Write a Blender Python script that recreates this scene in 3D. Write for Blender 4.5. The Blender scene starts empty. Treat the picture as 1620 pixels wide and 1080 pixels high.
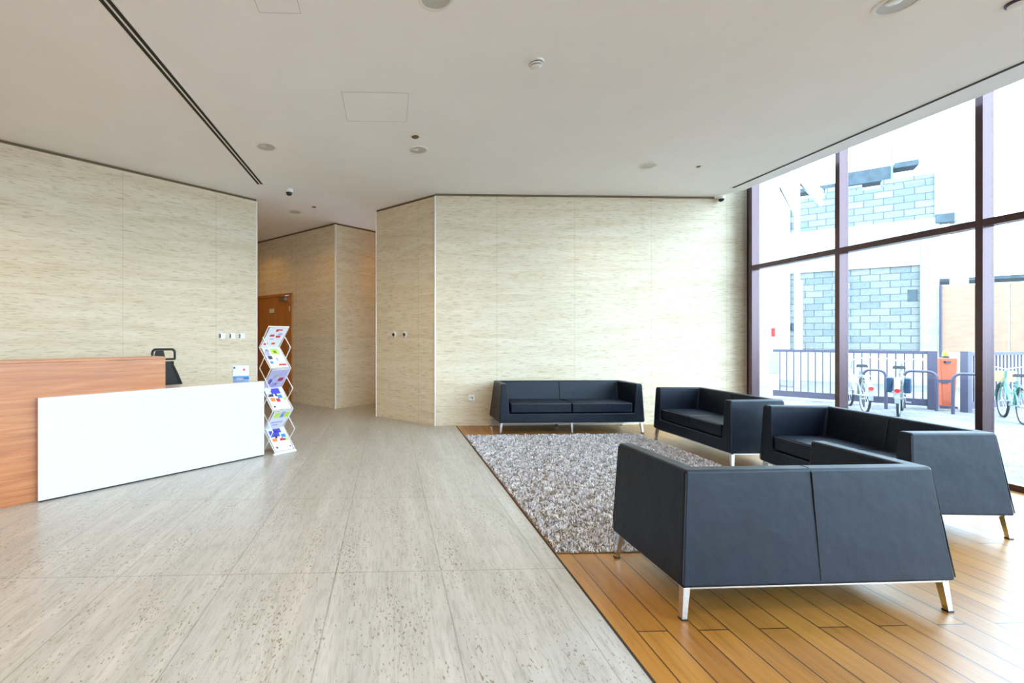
import bpy, bmesh, math, random
from mathutils import Vector, Matrix, noise
random.seed(7)
PI = math.pi
S = bpy.context.scene
COL = S.collection

# ------------------------------------------------------------------ camera, sky, exposure
YAW = math.atan(25 / 715)
EYE = 1.33
cam_d = bpy.data.cameras.new('camera')
cam_d.sensor_width = 36
cam_d.lens = 715 / 1620 * 36
cam_d.shift_x = 170 / 1620
cam_d.shift_y = -5 / 1620
cam_d.clip_start = 0.05
cam_d.clip_end = 300
cam = bpy.data.objects.new('camera', cam_d)
cam.location = (0, 0, EYE)
cam.rotation_euler = (PI / 2, 0, -YAW)
COL.objects.link(cam)
S.camera = cam

world = bpy.data.worlds.new('sky')
S.world = world
world.use_nodes = True
bg = world.node_tree.nodes['Background']
bg.inputs[0].default_value = (0.61, 0.80, 1.0, 1)
bg.inputs[1].default_value = 7.1
S.view_settings.view_transform = 'Standard'
S.view_settings.look = 'None'
S.view_settings.gamma = 1
S.view_settings.use_curve_mapping = False
S.view_settings.exposure = 0.93
S.cycles.use_denoising = True
S.cycles.max_bounces = 12
S.cycles.diffuse_bounces = 8
S.cycles.glossy_bounces = 4
S.cycles.transparent_max_bounces = 16
S.cycles.sample_clamp_indirect = 6
S.cycles.caustics_reflective = False
S.cycles.caustics_refractive = False

CEIL = 3.52
WIN_X = 5.45        # room side of the window frames


def portal(name, loc, rot, sx, sy):
    l = bpy.data.lights.new(name, 'AREA')
    l.shape = 'RECTANGLE'
    l.size, l.size_y = sx, sy
    l.cycles.is_portal = True
    o = bpy.data.objects.new(name, l)
    o.location = loc
    o.rotation_euler = rot
    COL.objects.link(o)


# portals only guide sampling of the sky through the glazing
portal('window_portal', (5.62, 0.6, 1.9), (0, -PI / 2, 0), 4.2, 12.2)
portal('rear_portal', (2.9, -5.60, 1.65), (PI / 2, 0, PI), 4.2, 3.3)


# ------------------------------------------------------------------ materials
def nodes_of(m):
    m.use_nodes = True
    nt = m.node_tree
    return nt, nt.nodes, nt.links, nt.nodes['Principled BSDF']


def mat(name, col, rough=0.5, metal=0.0, noise_amt=0.0, noise_scale=20, stretch=(1, 1, 1), bump=0.0,
        bump_scale=60, coat=0.0, spec=0.5, emit=None, emit_s=0.0, coat_rough=0.1, sheen=0.0):
    m = bpy.data.materials.new(name)
    nt, N, L, p = nodes_of(m)
    p.inputs['Base Color'].default_value = (*col, 1)
    p.inputs['Roughness'].default_value = rough
    p.inputs['Metallic'].default_value = metal
    p.inputs['Specular IOR Level'].default_value = spec
    p.inputs['Coat Weight'].default_value = coat
    p.inputs['Coat Roughness'].default_value = coat_rough
    p.inputs['Sheen Weight'].default_value = sheen
    tc = N.new('ShaderNodeTexCoord')
    mp = N.new('ShaderNodeMapping')
    mp.inputs['Scale'].default_value = stretch
    L.new(tc.outputs['Object'], mp.inputs[0])
    nz = N.new('ShaderNodeTexNoise')
    nz.inputs['Scale'].default_value = noise_scale
    nz.inputs['Detail'].default_value = 4
    L.new(mp.outputs[0], nz.inputs['Vector'])
    r = N.new('ShaderNodeValToRGB')
    a = max(noise_amt, 0.015)
    r.color_ramp.elements[0].position = 0.3
    r.color_ramp.elements[1].position = 0.7
    r.color_ramp.elements[0].color = (*[c * (1 - a) for c in col], 1)
    r.color_ramp.elements[1].color = (*[min(1, c * (1 + a)) for c in col], 1)
    L.new(nz.outputs[0], r.inputs[0])
    L.new(r.outputs[0], p.inputs['Base Color'])
    if bump:
        n2 = N.new('ShaderNodeTexNoise')
        n2.inputs['Scale'].default_value = bump_scale
        n2.inputs['Detail'].default_value = 3
        L.new(mp.outputs[0], n2.inputs['Vector'])
        b = N.new('ShaderNodeBump')
        b.inputs['Strength'].default_value = bump
        b.inputs['Distance'].default_value = 0.01
        L.new(n2.outputs[0], b.inputs['Height'])
        L.new(b.outputs[0], p.inputs['Normal'])
    if emit:
        p.inputs['Emission Color'].default_value = (*emit, 1)
        p.inputs['Emission Strength'].default_value = emit_s
    return m


def ramp(N, L, src, stops):
    r = N.new('ShaderNodeValToRGB')
    e = r.color_ramp.elements
    e[0].position, e[0].color = stops[0][0], (*stops[0][1], 1)
    e[1].position, e[1].color = stops[-1][0], (*stops[-1][1], 1)
    for pos, c in stops[1:-1]:
        x = e.new(pos)
        x.color = (*c, 1)
    L.new(src, r.inputs[0])
    return r.outputs[0]


def mix(N, L, fac, a, b, mode='MIX'):
    x = N.new('ShaderNodeMix')
    x.data_type = 'RGBA'
    x.blend_type = mode
    for sock, v in ((x.inputs['Factor'], fac), (x.inputs['A'], a), (x.inputs['B'], b)):
        if isinstance(v, (int, float)):
            sock.default_value = v
        elif isinstance(v, tuple):
            sock.default_value = (*v, 1)
        else:
            L.new(v, sock)
    return x.outputs['Result']


def tex_noise(N, L, vec, scale=1, detail=4, rough=0.5, dist=0.0):
    n = N.new('ShaderNodeTexNoise')
    n.inputs['Scale'].default_value = scale
    n.inputs['Detail'].default_value = detail
    n.inputs['Roughness'].default_value = rough
    n.inputs['Distortion'].default_value = dist
    L.new(vec, n.inputs['Vector'])
    return n.outputs[0]


def mapped(N, L, vec, scale, loc=(0, 0, 0)):
    m = N.new('ShaderNodeMapping')
    m.inputs['Scale'].default_value = scale
    m.inputs['Location'].default_value = loc
    L.new(vec, m.inputs[0])
    return m.outputs[0]


def brick(N, L, vec, w, h, mortar, c1, c2, cm, offset=0.5, smooth=0.1):
    b = N.new('ShaderNodeTexBrick')
    b.offset = offset
    b.inputs['Scale'].default_value = 1
    b.inputs['Brick Width'].default_value = w
    b.inputs['Row Height'].default_value = h
    b.inputs['Mortar Size'].default_value = mortar
    b.inputs['Mortar Smooth'].default_value = smooth
    b.inputs['Color1'].default_value = (*c1, 1)
    b.inputs['Color2'].default_value = (*c2, 1)
    b.inputs['Mortar'].default_value = (*cm, 1)
    L.new(vec, b.inputs['Vector'])
    return b


def travertine_wall(name='wall_travertine'):
    m = bpy.data.materials.new(name)
    nt, N, L, p = nodes_of(m)
    tc = N.new('ShaderNodeTexCoord')
    uv = tc.outputs['UV']
    broad = tex_noise(N, L, mapped(N, L, uv, (0.9, 9, 1)), 1, 5, 0.6, 0.35)
    fine = tex_noise(N, L, mapped(N, L, uv, (7.0, 62, 1), (3, 1, 0)), 1, 5, 0.65, 0.5)
    base = ramp(N, L, broad, [(0.3, (0.66, 0.55, 0.38)), (0.5, (0.72, 0.625, 0.465)), (0.68, (0.765, 0.68, 0.53))])
    veins = ramp(N, L, fine, [(0.36, (0.76, 0.73, 0.66)), (0.48, (1, 1, 1)), (0.62, (1.0, 1.0, 1.0))])
    c = mix(N, L, 1.0, base, veins, 'MULTIPLY')
    b = brick(N, L, mapped(N, L, uv, (1, 1, 1), (0.25, 0.0, 0)), 1.2, 9.0, 0.003, (1, 1, 1), (1, 1, 1), (0.78, 0.76, 0.72), 0.0)
    c = mix(N, L, 1.0, c, b.outputs['Color'], 'MULTIPLY')
    L.new(c, p.inputs['Base Color'])
    p.inputs['Roughness'].default_value = 0.6
    p.inputs['Specular IOR Level'].default_value = 0.3
    return m


def stone_floor():
    m = bpy.data.materials.new('floor_travertine')
    nt, N, L, p = nodes_of(m)
    tc = N.new('ShaderNodeTexCoord')
    o = tc.outputs['Object']
    broad = tex_noise(N, L, mapped(N, L, o, (9, 0.9, 1)), 1, 4, 0.6, 0.3)
    fine = tex_noise(N, L, mapped(N, L, o, (58, 7, 1)), 1, 5, 0.65, 0.3)
    pits = tex_noise(N, L, mapped(N, L, o, (95, 36, 1), (2, 5, 0)), 1, 3, 0.55, 0.4)
    zone = tex_noise(N, L, mapped(N, L, o, (7, 1.6, 1), (9, 2, 0)), 1, 3, 0.5)
    base = ramp(N, L, broad, [(0.3, (0.38, 0.375, 0.36)), (0.55, (0.44, 0.435, 0.42)), (0.7, (0.50, 0.495, 0.48))])
    f = ramp(N, L, fine, [(0.36, (0.80, 0.79, 0.75)), (0.52, (1, 1, 1)), (0.7, (1.0, 1.0, 1.0))])
    c = mix(N, L, 1.0, base, f, 'MULTIPLY')
    s = N.new('ShaderNodeMath')
    s.operation = 'MULTIPLY_ADD'
    L.new(zone, s.inputs[0])
    s.inputs[1].default_value = 0.35
    L.new(pits, s.inputs[2])
    pm = ramp(N, L, s.outputs[0], [(0.795, (0, 0, 0)), (0.845, (1, 1, 1))])
    c = mix(N, L, pm, c, (0.20, 0.17, 0.12))
    b = brick(N, L, mapped(N, L, o, (1, 1, 1), (0.3 + 6, -2.58 + 12, 0)), 0.6, 1.2, 0.0035, (1, 1, 1), (0.97, 0.97, 0.965), (0.66, 0.66, 0.64), 0.0)
    c = mix(N, L, 1.0, c, b.outputs['Color'], 'MULTIPLY')
    L.new(c, p.inputs['Base Color'])
    p.inputs['Roughness'].default_value = 0.28
    p.inputs['Specular IOR Level'].default_value = 0.5
    return m


def plank_floor():
    m = bpy.data.materials.new('floor_oak_planks')
    nt, N, L, p = nodes_of(m)
    tc = N.new('ShaderNodeTexCoord')
    o = tc.outputs['Object']
    sw = N.new('ShaderNodeMapping')
    sw.inputs['Rotation'].default_value = (0, 0, PI / 2)
    sw.inputs['Location'].default_value = (0.3, 0.01, 0)
    L.new(o, sw.inputs[0])
    b = brick(N, L, sw.outputs[0], 1.25, 0.142, 0.0036, (0.385, 0.185, 0.036), (0.31, 0.135, 0.022), (0.06, 0.025, 0.01), 0.37)
    g = tex_noise(N, L, mapped(N, L, o, (34, 2.2, 1)), 1, 5, 0.65, 0.8)
    gr = ramp(N, L, g, [(0.3, (0.72, 0.66, 0.58)), (0.5, (1, 1, 1)), (0.72, (1.12, 1.12, 1.1))])
    g2 = tex_noise(N, L, mapped(N, L, o, (5, 0.8, 1), (4, 4, 0)), 1, 3, 0.6, 0.3)
    gr2 = ramp(N, L, g2, [(0.3, (0.86, 0.82, 0.78)), (0.7, (1.1, 1.1, 1.08))])
    c = mix(N, L, 1.0, b.outputs['Color'], gr, 'MULTIPLY')
    c = mix(N, L, 1.0, c, gr2, 'MULTIPLY')
    L.new(c, p.inputs['Base Color'])
    p.inputs['Roughness'].default_value = 0.42
    p.inputs['Coat Weight'].default_value = 0.45
    p.inputs['Specular IOR Level'].default_value = 0.3
    p.inputs['Coat IOR'].default_value = 1.6
    p.inputs['Coat Roughness'].default_value = 0.33
    bp = N.new('ShaderNodeBump')
    bp.inputs['Strength'].default_value = 0.15
    bp.inputs['Distance'].default_value = 0.002
    L.new(b.outputs['Fac'], bp.inputs['Height'])
    bp.invert = True
    L.new(bp.outputs[0], p.inputs['Normal'])
    return m


def veneer(name, c0, c1, c2, rough=0.3, vertical=False):
    m = bpy.data.materials.new(name)
    nt, N, L, p = nodes_of(m)
    tc = N.new('ShaderNodeTexCoord')
    sc = (30, 30, 1.2) if vertical else (1.0, 1.0, 22)
    g = tex_noise(N, L, mapped(N, L, tc.outputs['Object'], sc), 1, 5, 0.6, 0.9)
    c = ramp(N, L, g, [(0.3, c0), (0.5, c1), (0.68, c2)])
    L.new(c, p.inputs['Base Color'])
    p.inputs['Roughness'].default_value = rough
    p.inputs['Coat Weight'].default_value = 0.3
    p.inputs['Coat Roughness'].default_value = 0.15
    return m


def block_wall():
    m = bpy.data.materials.new('concrete_blocks')
    nt, N, L, p = nodes_of(m)
    tc = N.new('ShaderNodeTexCoord')
    uv = tc.outputs['UV']
    warp = tex_noise(N, L, uv, 3.0, 2)
    b = brick(N, L, mapped(N, L, uv, (1, 1, 1), (0.1, 0.04, 0)), 0.42, 0.206, 0.012, (0.125, 0.145, 0.145), (0.205, 0.205, 0.19), (0.065, 0.085, 0.10), 0.5, 0.3)
    n = tex_noise(N, L, uv, 14, 5, 0.7)
    r = ramp(N, L, n, [(0.3, (0.75, 0.78, 0.8)), (0.65, (1.1, 1.1, 1.08))])
    c = mix(N, L, 1.0, b.outputs['Color'], r, 'MULTIPLY')
    L.new(c, p.inputs['Base Color'])
    p.inputs['Roughness'].default_value = 0.9
    bp = N.new('ShaderNodeBump')
    bp.inputs['Strength'].default_value = 0.6
    bp.inputs['Distance'].default_value = 0.02
    bp.invert = True
    L.new(b.outputs['Fac'], bp.inputs['Height'])
    L.new(bp.outputs[0], p.inputs['Normal'])
    return m


def paving():
    m = bpy.data.materials.new('paving')
    nt, N, L, p = nodes_of(m)
    tc = N.new('ShaderNodeTexCoord')
    o = tc.outputs['Object']
    rot = N.new('ShaderNodeMapping')
    rot.inputs['Rotation'].default_value = (0, 0, 0.78)
    L.new(o, rot.inputs[0])
    b = brick(N, L, rot.outputs[0], 0.24, 0.12, 0.006, (0.13, 0.125, 0.12), (0.18, 0.17, 0.16), (0.07, 0.065, 0.07), 0.5, 0.2)
    n = tex_noise(N, L, o, 3.5, 5, 0.7)
    r = ramp(N, L, n, [(0.3, (0.62, 0.64, 0.7)), (0.6, (1.15, 1.12, 1.1))])
    L.new(mix(N, L, 1.0, b.outputs['Color'], r, 'MULTIPLY'), p.inputs['Base Color'])
    p.inputs['Roughness'].default_value = 0.8
    return m


def leather():
    m = bpy.data.materials.new('navy_black_leather')
    nt, N, L, p = nodes_of(m)
    tc = N.new('ShaderNodeTexCoord')
    o = tc.outputs['Object']
    n = tex_noise(N, L, o, 5, 4, 0.6)
    L.new(ramp(N, L, n, [(0.3, (0.003, 0.0060, 0.014)), (0.7, (0.0045, 0.009, 0.021))]), p.inputs['Base Color'])
    p.inputs['Roughness'].default_value = 0.42
    p.inputs['Specular IOR Level'].default_value = 0.28
    v = N.new('ShaderNodeTexVoronoi')
    v.inputs['Scale'].default_value = 190
    L.new(o, v.inputs['Vector'])
    bp = N.new('ShaderNodeBump')
    bp.inputs['Strength'].default_value = 0.12
    bp.inputs['Distance'].default_value = 0.002
    L.new(v.outputs['Distance'], bp.inputs['Height'])
    w = tex_noise(N, L, o, 7, 2, 0.5)
    b2 = N.new('ShaderNodeBump')
    b2.inputs['Strength'].default_value = 0.22
    b2.inputs['Distance'].default_value = 0.02
    L.new(w, b2.inputs['Height'])
    L.new(bp.outputs[0], b2.inputs['Normal'])
    L.new(b2.outputs[0], p.inputs['Normal'])
    return m


def rug_mat():
    m = bpy.data.materials.new('shag_wool')
    nt, N, L, p = nodes_of(m)
    tc = N.new('ShaderNodeTexCoord')
    o = tc.outputs['Object']
    a = tex_noise(N, L, mapped(N, L, o, (1, 1, 0.3)), 38, 4, 0.7, 0.6)
    b = tex_noise(N, L, o, 6, 3, 0.6)
    c = ramp(N, L, a, [(0.36, (0.27, 0.26, 0.275)), (0.48, (0.70, 0.69, 0.72)), (0.62, (0.96, 0.96, 1.0))])
    d = ramp(N, L, b, [(0.3, (0.86, 0.85, 0.85)), (0.7, (1.05, 1.04, 1.04))])
    L.new(mix(N, L, 1.0, c, d, 'MULTIPLY'), p.inputs['Base Color'])
    p.inputs['Roughness'].default_value = 0.9
    p.inputs['Specular IOR Level'].default_value = 0.2
    return m


def glass_mat():
    m = bpy.data.materials.new('window_glass')
    m.use_nodes = True
    nt = m.node_tree
    N, L = nt.nodes, nt.links
    N.clear()
    out = N.new('ShaderNodeOutputMaterial')
    t = N.new('ShaderNodeBsdfTransparent')
    t.inputs[0].default_value = (0.95, 0.985, 0.98, 1)
    g = N.new('ShaderNodeBsdfGlossy')
    g.inputs['Roughness'].default_value = 0.0
    lw = N.new('ShaderNodeLayerWeight')
    lw.inputs['Blend'].default_value = 0.5
    pw = N.new('ShaderNodeMath')
    pw.operation = 'POWER'
    pw.inputs[1].default_value = 5
    L.new(lw.outputs['Facing'], pw.inputs[0])
    f = N.new('ShaderNodeMath')
    f.operation = 'MULTIPLY_ADD'
    f.inputs[1].default_value = 0.5
    f.inputs[2].default_value = 0.025
    L.new(pw.outputs[0], f.inputs[0])
    mx = N.new('ShaderNodeMixShader')
    L.new(f.outputs[0], mx.inputs[0])
    L.new(t.outputs[0], mx.inputs[1])
    L.new(g.outputs[0], mx.inputs[2])
    L.new(mx.outputs[0], out.inputs[0])
    return m


def acrylic_mat():
    m = bpy.data.materials.new('clear_acrylic')
    m.use_nodes = True
    nt = m.node_tree
    N, L = nt.nodes, nt.links
    N.clear()
    out = N.new('ShaderNodeOutputMaterial')
    t = N.new('ShaderNodeBsdfTransparent')
    t.inputs[0].default_value = (0.9, 0.91, 0.95, 1)
    g = N.new('ShaderNodeBsdfPrincipled')
    g.inputs['Base Color'].default_value = (0.8, 0.8, 0.9, 1)
    g.inputs['Roughness'].default_value = 0.08
    mx = N.new('ShaderNodeMixShader')
    mx.inputs[0].default_value = 0.18
    L.new(t.outputs[0], mx.inputs[1])
    L.new(g.outputs[0], mx.inputs[2])
    L.new(mx.outputs[0], out.inputs[0])
    return m


M = dict(
    wall=travertine_wall(), stone=stone_floor(), planks=plank_floor(), leather=leather(), rug=rug_mat(),
    glass=glass_mat(), acrylic=acrylic_mat(), blocks=block_wall(), paving=paving(),
    ceiling=mat('ceiling_paint', (0.90, 0.905, 0.925), 0.85, noise_amt=0.01, noise_scale=2),
    cherry=veneer('cherry_veneer', (0.34, 0.105, 0.028), (0.47, 0.165, 0.045), (0.56, 0.23, 0.075), 0.3),
    doorwood=veneer('door_veneer', (0.42, 0.15, 0.035), (0.52, 0.20, 0.05), (0.58, 0.25, 0.07), 0.4, True),
    white=mat('white_laminate', (0.66, 0.66, 0.66), 0.22, coat=0.2),
    whiteplas=mat('white_plastic', (0.8, 0.8, 0.77), 0.4),
    black=mat('black_plastic', (0.012, 0.012, 0.012), 0.35),
    blackmesh=mat('black_mesh_fabric', (0.02, 0.021, 0.022), 0.7, noise_amt=0.6, noise_scale=120, stretch=(3, 1, 0.4)),
    dark=mat('dark_gap', (0.018, 0.014, 0.012), 0.8),
    bronze=mat('bronze_and_gap_shade', (0.16, 0.11, 0.055), 0.45, 0.4),
    frame=mat('anodised_brown_aluminium', (0.095, 0.06, 0.066), 0.25, 0.75),
    seam=mat('seam_groove_shade', (0.006, 0.007, 0.009), 0.6),
    pipe=mat('piping_highlight', (0.05, 0.07, 0.10), 0.35),  # lighter than the leather, paints the highlight along cushion edges
    chrome=mat('brushed_chrome', (0.72, 0.70, 0.67), 0.16, 1.0),
    steel=mat('satin_steel', (0.55, 0.56, 0.58), 0.3, 1.0),
    bead=mat('pale_trim_lit_edge', (0.78, 0.75, 0.68), 0.4),
    lens=mat('recess_grey', (0.52, 0.53, 0.50), 0.3),
    reflector=mat('recess_bright', (0.82, 0.82, 0.80), 0.25, 0.2),
    concrete=mat('pale_render', (0.33, 0.32, 0.29), 0.9, noise_amt=0.08, noise_scale=4, bump=0.3, bump_scale=12),
    concrete2=mat('raw_concrete', (0.25, 0.25, 0.235), 0.9, noise_amt=0.14, noise_scale=3, bump=0.4, bump_scale=10),
    slab=mat('grey_slab', (0.05, 0.07, 0.085), 0.9, noise_amt=0.3, noise_scale=5),
    tan=mat('tan_plywood', (0.27, 0.165, 0.11), 0.8, noise_amt=0.12, noise_scale=3, stretch=(1, 1, 4)),
    railing=mat('slate_railing_paint', (0.055, 0.05, 0.085), 0.5),
    orange=mat('orange_paint', (0.50, 0.09, 0.03), 0.5, noise_amt=0.12, noise_scale=5),
    yellow=mat('yellow_beacon', (0.33, 0.27, 0.01), 0.3),
    bluem=mat('blue_bracket', (0.01, 0.035, 0.08), 0.45),
    mint=mat('mint_paint', (0.11, 0.24, 0.20), 0.35),
    cream=mat('cream_paint', (0.25, 0.26, 0.26), 0.4),
    tyre=mat('tyre_rubber', (0.02, 0.025, 0.03), 0.8),
    tanseat=mat('tan_saddle', (0.45, 0.24, 0.12), 0.6),
    wicker=mat('wicker', (0.55, 0.36, 0.2), 0.8, noise_amt=0.3, noise_scale=60),
    red=mat('red_plastic', (0.7, 0.02, 0.02), 0.3),
    paper=mat('white_paper', (0.70, 0.70, 0.72), 0.4),
    pblue=mat('print_blue', (0.07, 0.07, 0.5), 0.4),
    psky=mat('print_light_blue', (0.05, 0.26, 0.6), 0.4),
    porange=mat('print_orange', (0.8, 0.25, 0.05), 0.4),
    pgreen=mat('print_lime', (0.5, 0.72, 0.08), 0.4),
    pred=mat('print_red', (0.65, 0.03, 0.06), 0.4),
    plilac=mat('print_lilac', (0.42, 0.38, 0.62), 0.4),
    pdark=mat('print_dark', (0.04, 0.04, 0.09), 0.4),
)


# ------------------------------------------------------------------ mesh helpers
class MB:
    def __init__(s):
        s.v, s.f, s.m, s.uv = [], [], [], []

    def add(s, verts, faces, mi=0, uvs=None):
        b = len(s.v)
        s.v += [tuple(v) for v in verts]
        for i, f in enumerate(faces):
            s.f.append([b + k for k in f])
            s.m.append(mi)
            s.uv.append(uvs[i] if uvs else None)
        return s

    def box(s, x0, x1, y0, y1, z0, z1, mi=0):
        v = [(x0, y0, z0), (x1, y0, z0), (x1, y1, z0), (x0, y1, z0), (x0, y0, z1), (x1, y0, z1), (x1, y1, z1), (x0, y1, z1)]
        return s.add(v, [(0, 3, 2, 1), (4, 5, 6, 7), (0, 1, 5, 4), (1, 2, 6, 5), (2, 3, 7, 6), (3, 0, 4, 7)], mi)

    def obox(s, o, e, n, s0, s1, n0, n1, z0, z1, mi=0):
        """box in a rotated frame: origin o, along e, across n"""
        P = lambda a, b, z: (o[0] + e[0] * a + n[0] * b, o[1] + e[1] * a + n[1] * b, z)
        v = [P(s0, n0, z0), P(s1, n0, z0), P(s1, n1, z0), P(s0, n1, z0), P(s0, n0, z1), P(s1, n0, z1), P(s1, n1, z1), P(s0, n1, z1)]
        w, h, d = s1 - s0, z1 - z0, n1 - n0
        qs = [(s0, z0), (s1, z0), (s1, z1), (s0, z1)]
        fl = [(s0, n0), (s1, n0), (s1, n1), (s0, n1)]
        sd = [(n0, z0), (n1, z0), (n1, z1), (n0, z1)]
        return s.add(v, [(0, 3, 2, 1), (4, 5, 6, 7), (0, 1, 5, 4), (1, 2, 6, 5), (2, 3, 7, 6), (3, 0, 4, 7)], mi,
                     [fl, fl, qs, sd, qs, sd])

    def cyl(s, p, q, r0, r1=None, n=16, mi=0, cap=True):
        r1 = r0 if r1 is None else r1
        p, q = Vector(p), Vector(q)
        d = (q - p).normalized()
        a = d.orthogonal().normalized()
        b = d.cross(a)
        v = []
        for c, r in ((p, r0), (q, r1)):
            for i in range(n):
                t = 2 * PI * i / n
                v.append(c + a * math.cos(t) * r + b * math.sin(t) * r)
        f = [(i, (i + 1) % n, n + (i + 1) % n, n + i) for i in range(n)]
        if cap:
            f += [tuple(reversed(range(n))), tuple(range(n, 2 * n))]
        return s.add(v, f, mi)

    def tube(s, pts, r, n=8, mi=0, closed=False):
        pts = [Vector(p) for p in pts]
        k = len(pts)
        v = []
        prev = None
        for i, p in enumerate(pts):
            if closed:
                d = pts[(i + 1) % k] - pts[i - 1]
            else:
                d = pts[min(i + 1, k - 1)] - pts[max(i - 1, 0)]
            d.normalize()
            if prev is None:
                a = d.orthogonal().normalized()
            else:
                a = (prev - d * prev.dot(d)).normalized()
            prev = a
            b = d.cross(a)
            rr = r[i] if isinstance(r, (list, tuple)) else r
            for j in range(n):
                t = 2 * PI * j / n
                v.append(p + a * math.cos(t) * rr + b * math.sin(t) * rr)
        f = []
        for i in range(k if closed else k - 1):
            i2 = (i + 1) % k
            for j in range(n):
                f.append((i * n + j, i * n + (j + 1) % n, i2 * n + (j + 1) % n, i2 * n + j))
        if not closed:
            f += [tuple(reversed(range(n))), tuple((k - 1) * n + j for j in range(n))]
        return s.add(v, f, mi)

    def lathe(s, c, prof, n=32, mi=0):
        v, f = [], []
        k = len(prof)
        for (r, z) in prof:
            for j in range(n):
                t = 2 * PI * j / n
                v.append((c[0] + r * math.cos(t), c[1] + r * math.sin(t), c[2] + z))
        for i in range(k - 1):
            for j in range(n):
                f.append((i * n + j, i * n + (j + 1) % n, (i + 1) * n + (j + 1) % n, (i + 1) * n + j))
        return s.add(v, f, mi)

    def quad(s, a, b, c, d, mi=0):
        u = (Vector(b) - Vector(a)).length
        w = (Vector(d) - Vector(a)).length
        return s.add([a, b, c, d], [(0, 1, 2, 3)], mi, [[(0, 0), (u, 0), (u, w), (0, w)]])

    def build(s, name, mats, parent=None, smooth=False, bevel=0, seg=3, subsurf=0, origin=None):
        me = bpy.data.meshes.new(name)
        vs = s.v
        if origin is not None:
            vs = [(v[0] - origin[0], v[1] - origin[1], v[2] - origin[2]) for v in vs]
        me.from_pydata(vs, [], s.f)
        if not isinstance(mats, (list, tuple)):
            mats = [mats]
        for m in mats:
            me.materials.append(m)
        me.polygons.foreach_set('material_index', s.m)
        if any(u for u in s.uv):
            l = me.uv_layers.new(name='uv')
            for p, u in zip(me.polygons, s.uv):
                if u:
                    for k, li in enumerate(p.loop_indices):
                        l.data[li].uv = u[k]
        me.validate()
        if smooth:
            me.polygons.foreach_set('use_smooth', [True] * len(me.polygons))
        me.update()
        o = bpy.data.objects.new(name, me)
        if origin is not None:
            o.location = origin
        COL.objects.link(o)
        if parent:
            o.parent = parent
        if bevel:
            b = o.modifiers.new('bevel', 'BEVEL')
            b.width = bevel
            b.segments = seg
            b.limit_method = 'ANGLE'
            b.angle_limit = math.radians(35)
            b.harden_normals = True
            me.polygons.foreach_set('use_smooth', [True] * len(me.polygons))
        if subsurf:
            b = o.modifiers.new('sub', 'SUBSURF')
            b.levels = b.render_levels = subsurf
            me.polygons.foreach_set('use_smooth', [True] * len(me.polygons))
        if smooth and not bevel and not subsurf:
            me.set_sharp_from_angle(angle=math.radians(40)) if hasattr(me, 'set_sharp_from_angle') else None
        return o


def empty(name, loc=(0, 0, 0), rz=0.0, parent=None):
    o = bpy.data.objects.new(name, None)
    o.empty_display_size = 0.1
    o.location = loc
    o.rotation_euler = (0, 0, rz)
    COL.objects.link(o)
    if parent:
        o.parent = parent
    return o


def tag(o, label=None, cat=None, group=None, kind=None):
    if label: o['label'] = label
    if cat: o['category'] = cat
    if group: o['group'] = group
    if kind: o['kind'] = kind
    return o


def struct(o, label=None):
    o['kind'] = 'structure'
    if label: o['label'] = label
    return o


def copy_tree(o, parent=None):
    c = o.copy()
    COL.objects.link(c)
    c.parent = parent
    for ch in [k for k in bpy.data.objects if k.parent == o]:
        copy_tree(ch, c)
    return c


def unit(deg):
    return (math.cos(math.radians(deg)), math.sin(math.radians(deg)))


# ------------------------------------------------------------------ the room shell
BORD = 1.02      # line between stone and wooden floor
fl = MB()
fl.add([(-10, -5.5, 0), (BORD, -5.5, 0), (BORD, 13, 0), (-10, 13, 0), (-10, -5.5, -0.15), (BORD, -5.5, -0.15), (BORD, 13, -0.15), (-10, 13, -0.15)],
       [(0, 1, 2, 3), (4, 7, 6, 5), (0, 4, 5, 1), (1, 5, 6, 2), (2, 6, 7, 3), (3, 7, 4, 0)])
struct(fl.build('floor', M['stone']), 'pale travertine tiled floor')
fw = MB()
fw.box(BORD + 0.012, 5.6, -5.5, 6.9, -0.15, 0.0)
struct(fw.build('floor_wood', M['planks']), 'orange oak plank floor of the seating area')
struct(MB().box(BORD, BORD + 0.012, -5.5, 6.84, -0.1, 0.002).build('trim_1', M['dark']), 'thin dark metal strip between stone and wood')

# ceiling: flat slab, stopping short of the glazing
cp = [(-10, -5.6), (5.40, -5.6), (5.36, 3.9), (5.30, 5.1), (5.25, 6.5), (5.04, 6.84), (5.04, 7.2), (2.0, 7.2), (2.0, 13), (-10, 13)]
cm_ = MB()
n_ = len(cp)
cm_.add([(x, y, CEIL) for x, y in cp] + [(x, y, CEIL + 0.16) for x, y in cp],
        [tuple(reversed(range(n_))), tuple(range(n_, 2 * n_))] + [(i, (i + 1) % n_, n_ + (i + 1) % n_, n_ + i) for i in range(n_)])
struct(cm_.build('ceiling', M['ceiling']), 'smooth off white ceiling')
struct(MB().box(5.0, 5.75, -5.6, 7.0, 4.15, 4.3).build('ceiling_pocket', M['ceiling']))
struct(MB().box(4.9, 5.0, -5.6, 7.0, CEIL + 0.16, 4.3).build('trim_2', M['ceiling']))

TOP = CEIL - 0.035
TH = 0.2


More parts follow.
